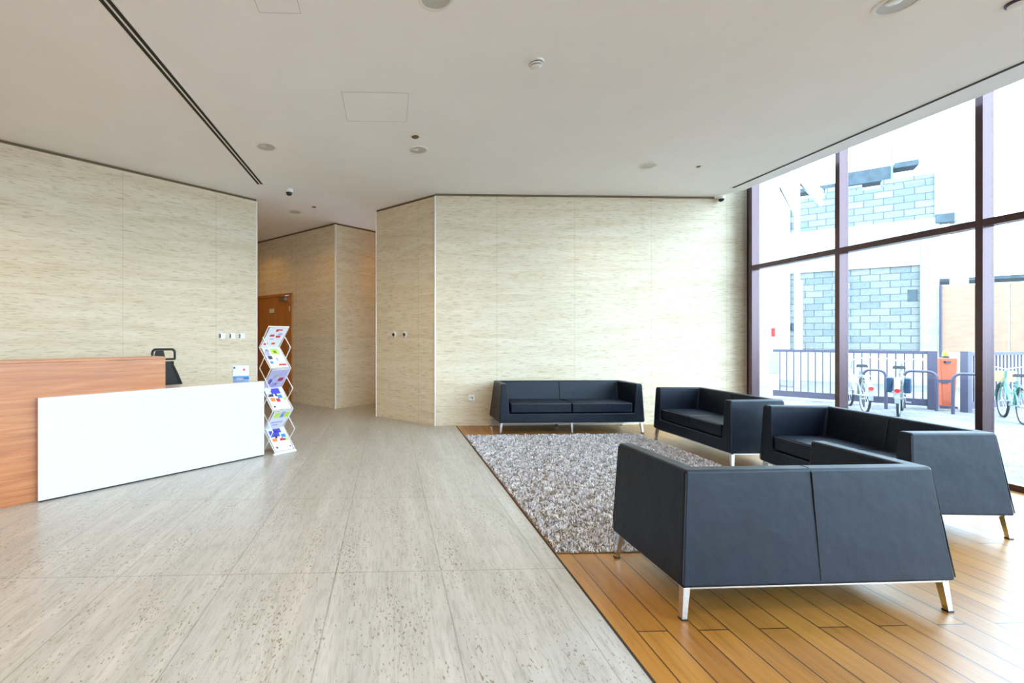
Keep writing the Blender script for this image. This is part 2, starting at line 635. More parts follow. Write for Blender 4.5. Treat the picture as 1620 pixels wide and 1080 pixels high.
def wall(name, p0, p1, z1=TOP, thick=TH, flip=1, mats=None, label=None, z0=0.0, gap=True, u0=0.0):
    """wall whose visible face runs p0->p1, body on the left side (flip=1)"""
    d = Vector((p1[0] - p0[0], p1[1] - p0[1]))
    ln = d.length
    d.normalize()
    n = (-d.y * flip, d.x * flip)
    w = MB().obox(p0, (d.x, d.y), n, 0, ln, 0, thick, z0, z1)
    o = struct(w.build(name, mats or M['wall']), label)
    if gap:
        wall.n = getattr(wall, 'n', 10) + 1
        g = MB().obox(p0, (d.x, d.y), n, 0, ln, 0.012, thick, z1, CEIL)  # dark brown strip paints the shade of the gap
        struct(g.build('trim_%d' % wall.n, M['bronze']), 'dark shadow gap under the ceiling')
    return o


A0, A1 = (-2.079, 7.20), (-7.6, 1.99)           # reception wall, 43.4 deg
wall('wall_reception', A1, A0, flip=1, label='long travertine wall behind the reception desk')
wall('wall_left', (-7.6, -5.5), (-7.6, 1.99), flip=1, mats=M['cherry'])  # unseen wall, timber colour put in for warm bounce
wall('wall_back', (0.700, 6.84), (5.62, 6.84), flip=1, z1=4.2, gap=False, label='pale travertine wall behind the sofas')
struct(MB().box(0.70, 5.04, 6.825, 6.84, TOP + 0.008, CEIL).build('trim_3', M['bronze']))  # dark strip for the shaded gap above the back wall
wall('wall_angled', (-0.214, 7.74), (0.700, 6.84), flip=1, label='angled travertine wall beside the corridor')
wall('wall_corridor', (-4.4, 11.66), (-1.01, 8.60), flip=1, label='travertine corridor wall with the wooden door')
wall('wall_corridor_return', (-1.01, 8.60), (1.2, 10.5), flip=1)
wall('wall_corridor_side', (-0.214, 7.745), (-0.08, 7.88), flip=-1, thick=0.05)
wall('wall_corridor_inner', (-0.09, 7.87), (1.7, 9.6), flip=-1)
wall('wall_corridor_end', (1.1, 10.6), (2.0, 9.4), flip=1, mats=M['doorwood'])
wall('wall_corridor_left', (-2.20, 7.33), (-5.4, 10.5), flip=1)
wall('wall_corridor_far', (-5.6, 10.3), (-4.1, 11.8), flip=1, mats=M['doorwood'])
# pale corner beads; at the corridor return it paints a daylit strip
for nme, (x, y), r in (('trim_4', (-2.085, 7.205), 0.016), ('trim_5', (0.700, 6.838), 0.014), ('trim_6', (-1.01, 8.598), 0.02), ('trim_7', (-0.214, 7.742), 0.012)):
    struct(MB().cyl((x, y, 0), (x, y, TOP), r, n=12).build(nme, M['bead'], smooth=True))
# body that closes the room behind the camera
wall('wall_rear', (-7.6, -5.5), (0.8, -5.5), flip=-1, mats=M['cherry'])  # unseen wall, warm timber added for its yellow bounce
wall('wall_rear_pier', (5.0, -5.5), (5.62, -5.5), flip=-1, z1=4.2, gap=False)
wall('wall_rear_head', (0.8, -5.5), (5.0, -5.5), flip=-1, z0=3.3, z1=CEIL, gap=False)
struct(MB().box(0.8, 5.0, -5.57, -5.55, 0, 3.3).build('window_rear_added', M['glass']))  # unseen glazing added to let frontal daylight in
struct(MB().box(5.57, 5.62, 6.66, 6.84, 0, 4.2).build('wall_jamb', M['frame']))

# ------------------------------------------------------------------ glazed wall on the right
ys = [6.63 - 1.32 * i for i in range(10)]
for i, y in enumerate(ys[:-1]):
    yb = ys[i + 1]
    w = struct(empty('window_%d' % (i + 1), (WIN_X, y, 0)), 'full height window bay with brown metal frame')
    L_ = lambda m: MB()
    mm = MB().box(0, 0.115, -0.028, 0.028, 0, 4.15)
    mm.build('mullion', M['frame'], w, bevel=0.003)
    MB().box(0.0, 0.115, yb - y + 0.028, -0.028, 2.36, 2.425).build('transom', M['frame'], w, bevel=0.003)
    MB().box(0.0, 0.115, yb - y + 0.028, -0.028, 0.0, 0.055).build('sill', M['frame'], w, bevel=0.003)
    MB().box(0.085, 0.097, yb - y + 0.028, -0.028, 2.425, 4.15).build('glass_pane', M['glass'], w)
    MB().box(0.085, 0.097, yb - y + 0.028, -0.028, 0.055, 2.36).build('glass_pane', M['glass'], w)

# ------------------------------------------------------------------ sofas
SH, SB = 0.695, 0.155


def make_sofa(W, D, mid_leg=False):
    root = empty('sofa')
    hw = W / 2
    fy, by = -D / 2, D / 2
    tl = 0.055      # lean of the outer faces
    tf = 0.030
    at = 0.085      # arm thickness at the top
    ab = 0.125      # arm thickness at the seat
    bt, bb = 0.070, 0.16
    zr = 0.285
    O = [(-hw, fy, SB), (-hw, by, SB), (hw, by, SB), (hw, fy, SB)]
    T = [(-hw + tf, fy + 0.015, SH), (-hw + tl, by - tl, SH), (hw - tl, by - tl, SH), (hw - tf, fy + 0.015, SH)]
    I = [(-hw + tf + at, fy + 0.015, SH), (-hw + tl + at, by - tl - bt, SH), (hw - tl - at, by - tl - bt, SH), (hw - tf - at, fy + 0.015, SH)]
    B = [(-hw + 0.02 + ab, fy + 0.004, zr), (-hw + 0.02 + ab, by - bb - 0.02, zr), (hw - 0.02 - ab, by - bb - 0.02, zr), (hw - 0.02 - ab, fy + 0.004, zr)]
    v = O + T + I + B
    f = [(0, 4, 5, 1), (1, 5, 6, 2), (2, 6, 7, 3),                 # outside
         (4, 8, 9, 5), (5, 9, 10, 6), (6, 10, 11, 7),              # top
         (8, 12, 13, 9), (9, 13, 14, 10), (10, 14, 15, 11),        # inside
         (12, 15, 14, 13), (0, 1, 2, 3),                           # well, underside
         (0, 3, 15, 12), (0, 12, 8, 4), (3, 7, 11, 15)]            # front rail and arm fronts
    f = [tuple(reversed(q)) for q in f]
    s = MB().add(v, f)
    shell = s.build('body', M['leather'], root, bevel=0.016, seg=4)
    bm = bmesh.new()
    bm.from_mesh(shell.data)
    bmesh.ops.recalc_face_normals(bm, faces=bm.faces)
    bm.to_mesh(shell.data)
    bm.free()
    # seams: middle of the back, corners; dark tubes paint the groove shade
    e = 0.0015
    r = 0.0035
    MB().tube([(0, by - 0.004 + e, SB + 0.02), (0, by - tl + 0.004 + e, SH - 0.02), (0, by - tl - 0.012, SH - 0.001), (0, by - tl - bt + 0.012, SH - 0.001),
               (0, by - tl - bt - 0.006, SH - 0.02), (0, by - bb - 0.018, 0.40)], r, 6).build('seam', M['seam'], shell)
    for sx in (-1, 1):
        MB().tube([(sx * (hw - 0.004), by - 0.004, SB + 0.02), (sx * (hw - tl - 0.003), by - tl - 0.003, SH - 0.018)], 0.003, 6).build('seam', M['seam'], shell)
        MB().tube([(sx * (hw - 0.003), fy + 0.002, SB + 0.015), (sx * (hw - tf - 0.003), fy + 0.017, SH - 0.02)], 0.0028, 6).build('seam', M['seam'], shell)
    # seat cushions
    wi = (hw - 0.02 - ab) * 2 - 0.03
    cw = wi / 2
    y0, y1 = fy + 0.012, by - bb + 0.0
    for k in range(2):
        x0 = -wi / 2 + k * cw + 0.004
        x1 = x0 + cw - 0.008
        nx, ny = 8, 6
        z0, z1 = zr + 0.006, 0.428
        c = MB()
        vs, fs = [], []
        for side in (0, 1):
            for j in range(ny + 1):
                for i in range(nx + 1):
                    a, b = i / nx, j / ny
                    cr = (math.sin(PI * a) * math.sin(PI * b)) ** 0.5
                    z = z1 + 0.014 * cr if side else z0
                    vs.append((x0 + (x1 - x0) * a, y0 + (y1 - y0) * b, z))
        o2 = (nx + 1) * (ny + 1)
        for j in range(ny):
            for i in range(nx):
                q = j * (nx + 1) + i
                fs.append((q, q + nx + 1, q + nx + 2, q + 1))
                fs.append((o2 + q, o2 + q + 1, o2 + q + nx + 2, o2 + q + nx + 1))
        for i in range(nx):
            fs.append((i, i + 1, o2 + i + 1, o2 + i))
            q = ny * (nx + 1) + i
            fs.append((q + 1, q, o2 + q, o2 + q + 1))
        for j in range(ny):
            q = j * (nx + 1)
            fs.append((q + nx + 1, q, o2 + q, o2 + q + nx + 1))
            q += nx
            fs.append((q, q + nx + 1, o2 + q + nx + 1, o2 + q))
        c.add(vs, fs)
        cu = c.build('seat_cushion', M['leather'], root, bevel=0.018, seg=4)
        MB().tube([(x0 + 0.006, y0 + 0.001, z1 - 0.012), (x1 - 0.006, y0 + 0.001, z1 - 0.012)], 0.003, 6).build('piping', M['pipe'], cu)
    # frame and legs
    fr = MB()
    for sx in (-1, 1):
        fr.box(sx * (hw - 0.045) - 0.015, sx * (hw - 0.045) + 0.015, fy + 0.03, by - 0.03, SB - 0.012, SB + 0.001)
    fr.box(-hw + 0.03, hw - 0.03, fy + 0.02, fy + 0.045, SB - 0.012, SB + 0.001)
    fr.box(-hw + 0.03, hw - 0.03, by - 0.045, by - 0.02, SB - 0.012, SB + 0.001)
    fr.build('leg_frame', M['chrome'], root)
    spots = [(sx, sy) for sx in (-1, 1) for sy in (-1, 1)]
    if mid_leg:
        spots += [(0, -1), (0, 1)]
    for sx, sy in spots:
        l = MB()
        tx, ty = sx * (hw - 0.035), sy * (D / 2 - 0.035)
        bx, by_ = sx * (hw - 0.018), sy * (D / 2 - 0.022)
        a, b = 0.017, 0.0125
        l.add([(tx - a, ty - a, SB - 0.006), (tx + a, ty - a, SB - 0.006), (tx + a, ty + a, SB - 0.006), (tx - a, ty + a, SB - 0.006),
               (bx - b, by_ - b, 0.006), (bx + b, by_ - b, 0.006), (bx + b, by_ + b, 0.006), (bx - b, by_ + b, 0.006)],
              [(0, 1, 2, 3), (4, 7, 6, 5), (0, 4, 5, 1), (1, 5, 6, 2), (2, 6, 7, 3), (3, 7, 4, 0)])
        lg = l.build('leg', M['chrome'], root, bevel=0.002, seg=2)
        MB().box(bx - b - 0.002, bx + b + 0.002, by_ - b - 0.002, by_ + b + 0.002, 0.0, 0.008).build('foot_pad', M['black'], lg)
    return root


G = 'black leather sofas of the lobby seating group'
RUG_T = 0.028
s_two = make_sofa(1.37, 0.65)
s_three = make_sofa(2.05, 0.62, True)
s_three.location = (2.555, 6.513, 0)
tag(s_three, 'long three seat black leather sofa standing against the pale stone wall', 'sofa', G)
s_two.location = (2.055, 2.405, 0)
s_two.rotation_euler.z = PI + math.radians(0.8)
tag(s_two, 'two seat black leather sofa in the foreground seen from behind', 'sofa', G)
s3 = copy_tree(s_two)
s3.location = (3.86, 3.545, 0)
s3.rotation_euler.z = -PI / 2 - math.radians(4)
tag(s3, 'two seat black leather sofa by the window, right arm rising behind the foreground sofa', 'sofa', G)
s2 = copy_tree(s_two)
s2.location = (3.805, 5.15, 0)
s2.rotation_euler.z = -PI / 2 - math.radians(0.5)
tag(s2, 'two seat black leather sofa in the far window corner, right of the long sofa', 'sofa', G)

# ------------------------------------------------------------------ rug
RX0, RX1, RY0, RY1 = 1.04, 3.44, 2.755, 6.10
rug = empty('shag_rug', (RX0, RY0, 0))
tag(rug, 'large grey shaggy rug lying between the sofas', 'rug')
w_, h_ = RX1 - RX0, RY1 - RY0
MB().box(0, w_, 0, h_, 0.0015, 0.008).build('backing', M['bronze'], rug, bevel=0.003)
import numpy as np
rng = np.random.default_rng(3)
NT = 60000
bx = rng.uniform(-0.004, w_ + 0.004, NT)
by = rng.uniform(-0.004, h_ + 0.004, NT)
hh = rng.uniform(0.014, 0.024, NT) * (1 + 0.45 * np.sin(bx * 31 + 2 * np.sin(by * 17)) * np.sin(by * 36 + 2 * np.sin(bx * 19)))
ang = rng.uniform(0, 2 * PI, NT)
clump = np.sin(bx * 37 + np.sin(by * 23) * 2) + np.sin(by * 41 + np.sin(bx * 29) * 2)
la = clump * 1.6 + rng.normal(0, 0.7, NT)
lean = rng.uniform(0.006, 0.020, NT)
wd = rng.uniform(0.0028, 0.0048, NT)
dx, dy = np.cos(ang) * wd, np.sin(ang) * wd
lx, ly = np.cos(la) * lean, np.sin(la) * lean
P = np.zeros((NT, 5, 3))
z0 = 0.006
P[:, 0] = np.stack([bx - dx, by - dy, np.full(NT, z0)], 1)
P[:, 1] = np.stack([bx + dx, by + dy, np.full(NT, z0)], 1)
P[:, 2] = np.stack([bx + dx * 0.9 + lx * 0.5, by + dy * 0.9 + ly * 0.5, z0 + hh * 0.7], 1)
P[:, 3] = np.stack([bx - dx * 0.9 + lx * 0.5, by - dy * 0.9 + ly * 0.5, z0 + hh * 0.7], 1)
P[:, 4] = np.stack([bx + lx, by + ly, z0 + hh], 1)
me = bpy.data.meshes.new('pile')
me.vertices.add(NT * 5)
me.vertices.foreach_set('co', P.reshape(-1))
idx = np.arange(NT)[:, None] * 5
lp = np.concatenate([idx + np.array([[0, 1, 2, 3]]), idx + np.array([[3, 2, 4]])], 1).reshape(-1)
me.loops.add(len(lp))
me.loops.foreach_set('vertex_index', lp)
me.polygons.add(NT * 2)
st = (np.arange(NT)[:, None] * 7 + np.array([[0, 4]])).reshape(-1)
me.polygons.foreach_set('loop_start', st)
me.update(calc_edges=True)
me.materials.append(M['rug'])
po = bpy.data.objects.new('pile', me)
COL.objects.link(po)
po.parent = rug
po['kind'] = 'stuff'

# ------------------------------------------------------------------ reception desk
DO = (-2.837, 3.759)
E, Nn = unit(45), unit(135)


def dp(s, n, z):
    return (DO[0] + E[0] * s + Nn[0] * n, DO[1] + E[1] * s + Nn[1] * n, z)


desk = empty('reception_desk', (DO[0], DO[1], 0), math.radians(45))
tag(desk, 'reception desk with raised cherry wood counter and white front panel', 'desk')
MB().box(-2.6, 0.985, 0.055, 0.085, 0.0, 1.13).build('wood_front', M['cherry'], desk, bevel=0.002)
MB().box(-2.6, 0.985, 0.052, 0.36, 1.13, 1.152).build('counter_top', M['cherry'], desk, bevel=0.003)
MB().box(0.955, 0.98, 0.085, 0.35, 0.80, 1.13).build('side_panel', M['cherry'], desk)
MB().box(0.0, 2.012, -0.004, 0.052, 0.012, 0.845).build('white_front', M['white'], desk, bevel=0.002)
tag(MB().box(0.01, 2.0, 0.004, 0.045, 0.0, 0.012).build('plinth', M['dark'], desk), 'dark recessed plinth')
MB().box(-2.6, 1.985, 0.087, 0.80, 0.77, 0.80).build('worktop', M['white'], desk, bevel=0.002)
MB().box(1.96, 2.0, 0.10, 0.76, 0.0, 0.77).build('end_panel', M['white'], desk, bevel=0.002)
MB().box(-2.6, -2.56, 0.08, 0.76, 0.0, 0.77).build('end_panel', M['cherry'], desk)

# office chair behind the desk, only its headrest and back show
ch = empty('office_chair', dp(1.30, 1.02, 0), math.radians(45 - 6))
tag(ch, 'black mesh office chair with arched headrest behind the wooden counter', 'chair')
hd = MB()
pts = [(-0.12, 0, 1.08)] + [(-0.12 + 0.035 * (1 - math.cos(t)), 0, 1.155 + 0.045 * math.sin(t)) for t in [i * PI / 12 for i in range(0, 7)]] + \
      [(0.12 - 0.035 * (1 - math.cos(t)), 0, 1.155 + 0.045 * math.sin(t)) for t in [i * PI / 12 for i in range(6, -1, -1)]] + [(0.12, 0, 1.08)]
hd.tube(pts, 0.014, 8)
hd.tube([(-0.12, 0, 1.085), (0.12, 0, 1.085)], 0.012, 8)
h_o = hd.build('headrest', M['black'], ch, smooth=True)
MB().add([(-0.11, 0.004, 1.09), (0.02, 0.004, 1.09), (0.0, 0.004, 1.185), (-0.085, 0.004, 1.185)], [(0, 1, 2, 3)]).build('headrest_mesh', M['blackmesh'], h_o)
MB().box(-0.02, 0.02, 0.0, 0.02, 0.98, 1.09).build('headrest_post', M['black'], ch, bevel=0.004)
bk = MB()
for i in range(12):
    z = 0.52 + i * 0.045
    hw0 = 0.245 - 0.15 * (i / 11) ** 1.6
    z2 = z + 0.045
    hw1 = 0.245 - 0.15 * (min(11, i + 1) / 11) ** 1.6
    for sx in (-1, 1):
        bk.tube([(sx * hw0, 0, z), (sx * hw1, 0, z2)], 0.014, 6)
    bk.add([(-hw0, 0, z), (hw0, 0, z), (hw1, 0, z2), (-hw1, 0, z2)], [(0, 1, 2, 3)])
bk.build('backrest', M['blackmesh'], ch)
MB().box(-0.24, 0.24, -0.46, 0.0, 0.44, 0.51).build('seat', M['blackmesh'], ch, bevel=0.03)
for sx in (-1, 1):
    MB().tube([(sx * 0.25, -0.05, 0.47), (sx * 0.29, -0.08, 0.6), (sx * 0.29, -0.12, 0.68), (sx * 0.29, -0.36, 0.69)], 0.016, 8).build('armrest', M['black'], ch, smooth=True)
MB().cyl((0, -0.22, 0.1), (0, -0.22, 0.45), 0.028).build('gas_column', M['black'], ch, smooth=True)
for k in range(5):
    t = 2 * PI * k / 5
    p = (0.28 * math.cos(t), -0.22 + 0.28 * math.sin(t))
    lg = MB().tube([(0, -0.22, 0.12), (p[0], p[1], 0.075)], [0.024, 0.016], 8).build('base_arm', M['black'], ch, smooth=True)
    MB().cyl((p[0] - 0.02, p[1], 0.03), (p[0] + 0.02, p[1], 0.03), 0.029, n=14).build('caster', M['black'], lg, smooth=True)

# leaflet holder on the worktop end
lh = empty('leaflet_holder', dp(1.84, 0.20, 0.801), math.radians(20))
tag(lh, 'small clear leaflet stand at the right end of the white reception desk', 'leaflet stand')
MB().box(-0.09, 0.09, -0.04, 0.04, 0.0, 0.004).build('base', M['acrylic'], lh)
MB().add([(-0.09, 0.0, 0.0), (0.09, 0.0, 0.0), (0.09, 0.03, 0.23), (-0.09, 0.03, 0.23),
          (-0.09, 0.006, 0.0), (0.09, 0.006, 0.0), (0.09, 0.036, 0.23), (-0.09, 0.036, 0.23)],
         [(0, 1, 2, 3), (7, 6, 5, 4), (0, 4, 5, 1), (3, 2, 6, 7), (0, 3, 7, 4), (1, 5, 6, 2)]).build('back_plate', M['acrylic'], lh)
MB().box(-0.09, 0.09, -0.036, -0.033, 0.0, 0.06).build('front_lip', M['acrylic'], lh)
lf = MB()


def sheet(mb, w, h, blobs, th=0.004):
    """a printed sheet in its own x-z plane, face towards -y"""
    mb.box(-w / 2, w / 2, 0, th, 0, h, 0)
    for (x0, x1, z0, z1, mi) in blobs:
        mb.add([(x0 * w - w / 2, -0.0008, z0 * h), (x1 * w - w / 2, -0.0008, z0 * h), (x1 * w - w / 2, -0.0008, z1 * h), (x0 * w - w / 2, -0.0008, z1 * h)],
               [(0, 1, 2, 3)], mi)


PM = [M['paper'], M['pblue'], M['psky'], M['porange'], M['pgreen'], M['pred'], M['plilac'], M['pdark']]
sheet(lf, 0.17, 0.215, [(0, 1, 0.12, 0.45, 2), (0.2, 0.65, 0.25, 0.36, 0), (0.02, 0.14, 0.84, 0.94, 7), (0.62, 0.74, 0.72, 0.84, 5), (0.0, 0.3, 0.12, 0.22, 1), (0.5, 0.95, 0.3, 0.36, 1), (0.05, 0.2, 0.3, 0.4, 4)])
lo = lf.build('leaflet', PM)
lo.location = Vector(dp(1.84, 0.20, 0.806)) + Vector((0.004, -0.010, 0))
lo.rotation_euler = (math.radians(-7.4), 0, math.radians(20))
tag(lo, 'white leaflet with a blue band in the stand on the reception desk', 'leaflet')

# ------------------------------------------------------------------ zigzag brochure rack
RC = (-1.29, 5.375)
rack = empty('brochure_rack', (RC[0], RC[1], 0), math.radians(45))
tag(rack, 'tall folding zigzag brochure rack at the right end of the reception desk', 'brochure rack')
NL, AMP, Wr = 6, 0.115, 0.265
lev = [0.02 + 0.2405 * k for k in range(7)]
# local x = along u, local -y = towards the viewer side (v)
vv = [(-AMP if k % 2 == 0 else AMP) for k in range(7)]
LX = lambda k: -0.014 * k + 0.01       # the folded rack leans a little to one side
for k in range(6):
    a = Vector((LX(k), vv[k], lev[k]))
    b = Vector((LX(k + 1), vv[k + 1], lev[k + 1]))
    fr = MB()
    hw = Wr / 2
    for sx in (-1, 1):
        fr.tube([(a.x + sx * hw, a.y, a.z), (b.x + sx * hw, b.y, b.z)], 0.0055, 6)
    fr.tube([(b.x - hw, b.y, b.z), (b.x + hw, b.y, b.z)], 0.0065, 6)
    fr.tube([(a.x - hw, a.y, a.z), (a.x + hw, a.y, a.z)], 0.0065, 6)
    pk = fr.build('pocket_frame', M['whiteplas'], rack, smooth=True)
    MB().add([(a.x - hw, a.y, a.z), (a.x + hw, a.y, a.z), (b.x + hw, b.y, b.z), (b.x - hw, b.y, b.z)], [(0, 1, 2, 3)]).build('pocket_sheet', M['acrylic'], pk)
for sx in (-1, 1):
    sb = MB()
    pts = []
    for k in range(6):
        pts.append((LX(k) + sx * (Wr / 2 + 0.012), -vv[k] * 0.95, lev[k]))
    pts.append((LX(5.5) + sx * (Wr / 2 + 0.012), 0.0, lev[5] + 0.12))
    sb.tube(pts[:], 0.006, 6)
    sb.build('scissor_bar', M['whiteplas'], rack, smooth=True)
MB().box(-0.15, 0.15, -0.13, -0.10, 0.0, 0.016).build('foot', M['whiteplas'], rack, bevel=0.002)
MB().box(-0.15, 0.15, 0.10, 0.13, 0.0, 0.016).build('foot', M['tanseat'], rack, bevel=0.002)
pats = [
    # bottom to top
    [(0.08, 0.6, 0.62, 0.9, 1), (0.3, 0.75, 0.78, 0.97, 1), (0.45, 0.6, 0.5, 0.62, 0), (0.1, 0.35, 0.42, 0.56, 3), (0.5, 0.7, 0.42, 0.54, 5), (0.66, 0.9, 0.55, 0.7, 2), (0.7, 0.85, 0.42, 0.5, 7), (0.8, 0.95, 0.4, 0.48, 4), (0.12, 0.22, 0.12, 0.2, 1), (0.86, 0.93, 0.1, 0.16, 1), (0.3, 0.42, 0.55, 0.68, 7)],
    [(0.1, 0.4, 0.62, 0.92, 4), (0.45, 0.68, 0.6, 0.95, 6), (0.7, 0.95, 0.6, 0.9, 4), (0.15, 0.8, 0.3, 0.4, 6), (0.3, 0.6, 0.15, 0.22, 6), (0.5, 0.64, 0.66, 0.8, 2)],
    [(0.3, 0.8, 0.72, 0.97, 1), (0.05, 0.35, 0.6, 0.72, 7), (0.1, 0.35, 0.38, 0.55, 3), (0.4, 0.6, 0.34, 0.5, 5), (0.55, 0.8, 0.5, 0.66, 2), (0.8, 0.95, 0.4, 0.5, 4), (0.1, 0.2, 0.1, 0.18, 7), (0.45, 0.56, 0.6, 0.72, 7)],
    [(0.02, 0.98, 0.03, 0.97, 6), (0.3, 0.6, 0.5, 0.75, 0), (0.1, 0.3, 0.2, 0.5, 1), (0.62, 0.9, 0.35, 0.55, 5), (0.4, 0.7, 0.1, 0.3, 0)],
    [(0.4, 0.82, 0.66, 0.93, 4), (0.55, 0.7, 0.72, 0.84, 7), (0.05, 0.28, 0.6, 0.8, 6), (0.1, 0.32, 0.42, 0.58, 7), (0.5, 0.92, 0.1, 0.18, 5), (0.1, 0.25, 0.2, 0.32, 2), (0.5, 0.6, 0.35, 0.48, 6), (0.14, 0.3, 0.8, 0.9, 7)],
    [(0.4, 0.55, 0.8, 0.92, 5), (0.55, 0.75, 0.86, 0.92, 5), (0.2, 0.45, 0.55, 0.66, 5), (0.55, 0.8, 0.5, 0.6, 5), (0.3, 0.5, 0.4, 0.46, 6), (0.1, 0.3, 0.12, 0.22, 5), (0.5, 0.7, 0.14, 0.24, 5), (0.62, 0.85, 0.62, 0.72, 6)],
]
plab = ['white brochure with blue and orange pictures in the lowest pocket of the rack',
        'white brochure with lime green squares in the second pocket from the floor',
        'white brochure with blue and orange pictures in the third pocket from the floor',
        'lilac brochure seen through the fourth pocket from the floor',
        'white brochure with a lime green picture in the second pocket from the top',
        'white brochure with small red headings in the top pocket of the rack']
for k in range(6):
    a = Vector((LX(k + 0.5), vv[k], lev[k]))
    b = Vector((LX(k + 0.5), vv[k + 1], lev[k + 1]))
    ln = (b - a).length
    mb = MB()
    sheet(mb, 0.235, ln * 0.94, pats[k], 0.003)
    o = mb.build('brochure', PM)
    th = math.atan2(b.y - a.y, b.z - a.z)        # lean
    rot = Matrix.Rotation(math.radians(45), 4, 'Z') @ Matrix.Rotation(-th, 4, 'X')
    d = (b - a).normalized()
    nrm = Vector((0, -d.z, d.y))                  # visible side
    start = a + d * (ln * 0.03) + nrm * 0.006
    wp = Matrix.Rotation(math.radians(45), 4, 'Z') @ start
    o.matrix_world = Matrix.Translation((RC[0] + wp.x, RC[1] + wp.y, wp.z)) @ rot
    tag(o, plab[k], 'brochure', 'brochures in the zigzag rack')

# ------------------------------------------------------------------ things on the walls
RW = Vector((A0[0] - A1[0], A0[1] - A1[1]))
RL = RW.length
RW.normalize()
for s_, lb in ((3.02 - 2.47, 'leftmost of the three white switch plates on the stone wall right of the desk'),
               (3.02 - 2.625, 'middle of the three white switch plates on the stone wall right of the desk'),
               (3.02 - 2.775, 'rightmost of the three white switch plates on the stone wall right of the desk')):
    x, y = A0[0] - RW.x * s_, A0[1] - RW.y * s_
    sw = empty('light_switch', (x, y, 1.365), math.atan2(RW.y, RW.x))
    tag(sw, lb, 'switch', 'switches on the reception wall')
    MB().box(-0.043, 0.043, -0.011, 0.0, -0.043, 0.043).build('plate', M['whiteplas'], sw, bevel=0.003)
    MB().box(-0.044, -0.030, -0.016, -0.011, -0.030, 0.030).build('rocker', M['tyre'], sw)
AW = unit(-44.5)
for s_, lb in ((0.42, 'left of the two round wall jacks on the angled yellow stone wall'), (0.66, 'right of the two round wall jacks on the angled yellow stone wall')):
    x, y = -0.214 + AW[0] * s_, 7.74 + AW[1] * s_
    j = empty('wall_jack', (x, y, 1.39), math.radians(-44.5))
    tag(j, lb, 'wall jack', 'round jacks on the angled wall')
    MB().cyl((0, 0, 0), (0, -0.012, 0), 0.055, 0.05, 28).build('ring', M['whiteplas'], j, smooth=True)
    MB().cyl((0, -0.012, 0), (0, -0.016, 0), 0.036, 0.034, 24).build('inner_ring', M['steel'], j, smooth=True)
    MB().cyl((0, -0.016, 0), (0, -0.019, 0), 0.020, n=20).build('socket_hole', M['dark'], j)
so = empty('wall_outlet', (1.26, 6.84, 0.43))
tag(so, 'white power outlet low on the wall left of the long sofa', 'outlet')
MB().box(-0.045, 0.045, -0.01, 0, -0.045, 0.045).build('plate', M['whiteplas'], so, bevel=0.003)
MB().box(-0.014, -0.004, -0.0115, -0.01, -0.012, 0.008).box(0.006, 0.016, -0.0115, -0.01, -0.012, 0.008).build('sockets', M['dark'], so)

# corridor door (double leaf) in the corridor wall
CW = Vector((-4.4 + 1.01, 11.66 - 8.60))
CW.normalize()
door = struct(empty('door_1', (-1.01, 8.60, 0), math.atan2(-CW.y, -CW.x)), 'orange wooden double door at the end of the corridor')
X = lambda s: -s   # local x runs back to the corner, distances are measured from the corner
dm = MB()
dm.box(X(1.40), X(1.335), -0.03, 0.02, 0, 2.28).box(X(2.98), X(2.92), -0.03, 0.02, 0, 2.28).box(X(2.98), X(1.335), -0.03, 0.02, 2.22, 2.28)
dm.build('door_frame', M['doorwood'], door, bevel=0.003)
for a_, b_ in ((1.405, 2.155), (2.165, 2.915)):
    lf_ = MB().box(X(b_), X(a_), -0.018, 0.02, 0.008, 2.215).build('door_leaf', M['doorwood'], door, bevel=0.002)
MB().box(X(2.165), X(2.155), -0.012, 0.01, 0.008, 2.215).build('centre_gap', M['dark'], door)
MB().box(X(1.75), X(1.52), -0.075, -0.018, 2.13, 2.19).tube([(X(1.6), -0.06, 2.2), (X(1.42), -0.12, 2.215), (X(1.38), -0.04, 2.23)], 0.008, 6).build('door_closer', M['steel'], door)
for z in (0.25, 1.1, 1.95):
    MB().cyl((X(1.403), -0.034, z - 0.05), (X(1.403), -0.034, z + 0.05), 0.010, n=10).build('hinge', M['steel'], door)
MB().tube([(X(2.07), -0.02, 1.05), (X(2.07), -0.07, 1.05), (X(1.94), -0.07, 1.05)], 0.010, 8).build('door_handle', M['steel'], door, smooth=True)
ds = MB().box(-0.085, 0.085, -0.006, 0.0, -0.045, 0.045)
d_o = ds.build('door_sign', M['bead'])
pp = Vector((-1.01, 8.60)) + CW * 2.06
nn = Vector((CW.y, -CW.x))
if nn.y > 0: nn = -nn
d_o.location = (pp.x + nn.x * 0.018, pp.y + nn.y * 0.018, 1.93)
d_o.rotation_euler.z = math.atan2(-CW.y, -CW.x)
tag(d_o, 'small pale sign plate on the wooden corridor door', 'sign')


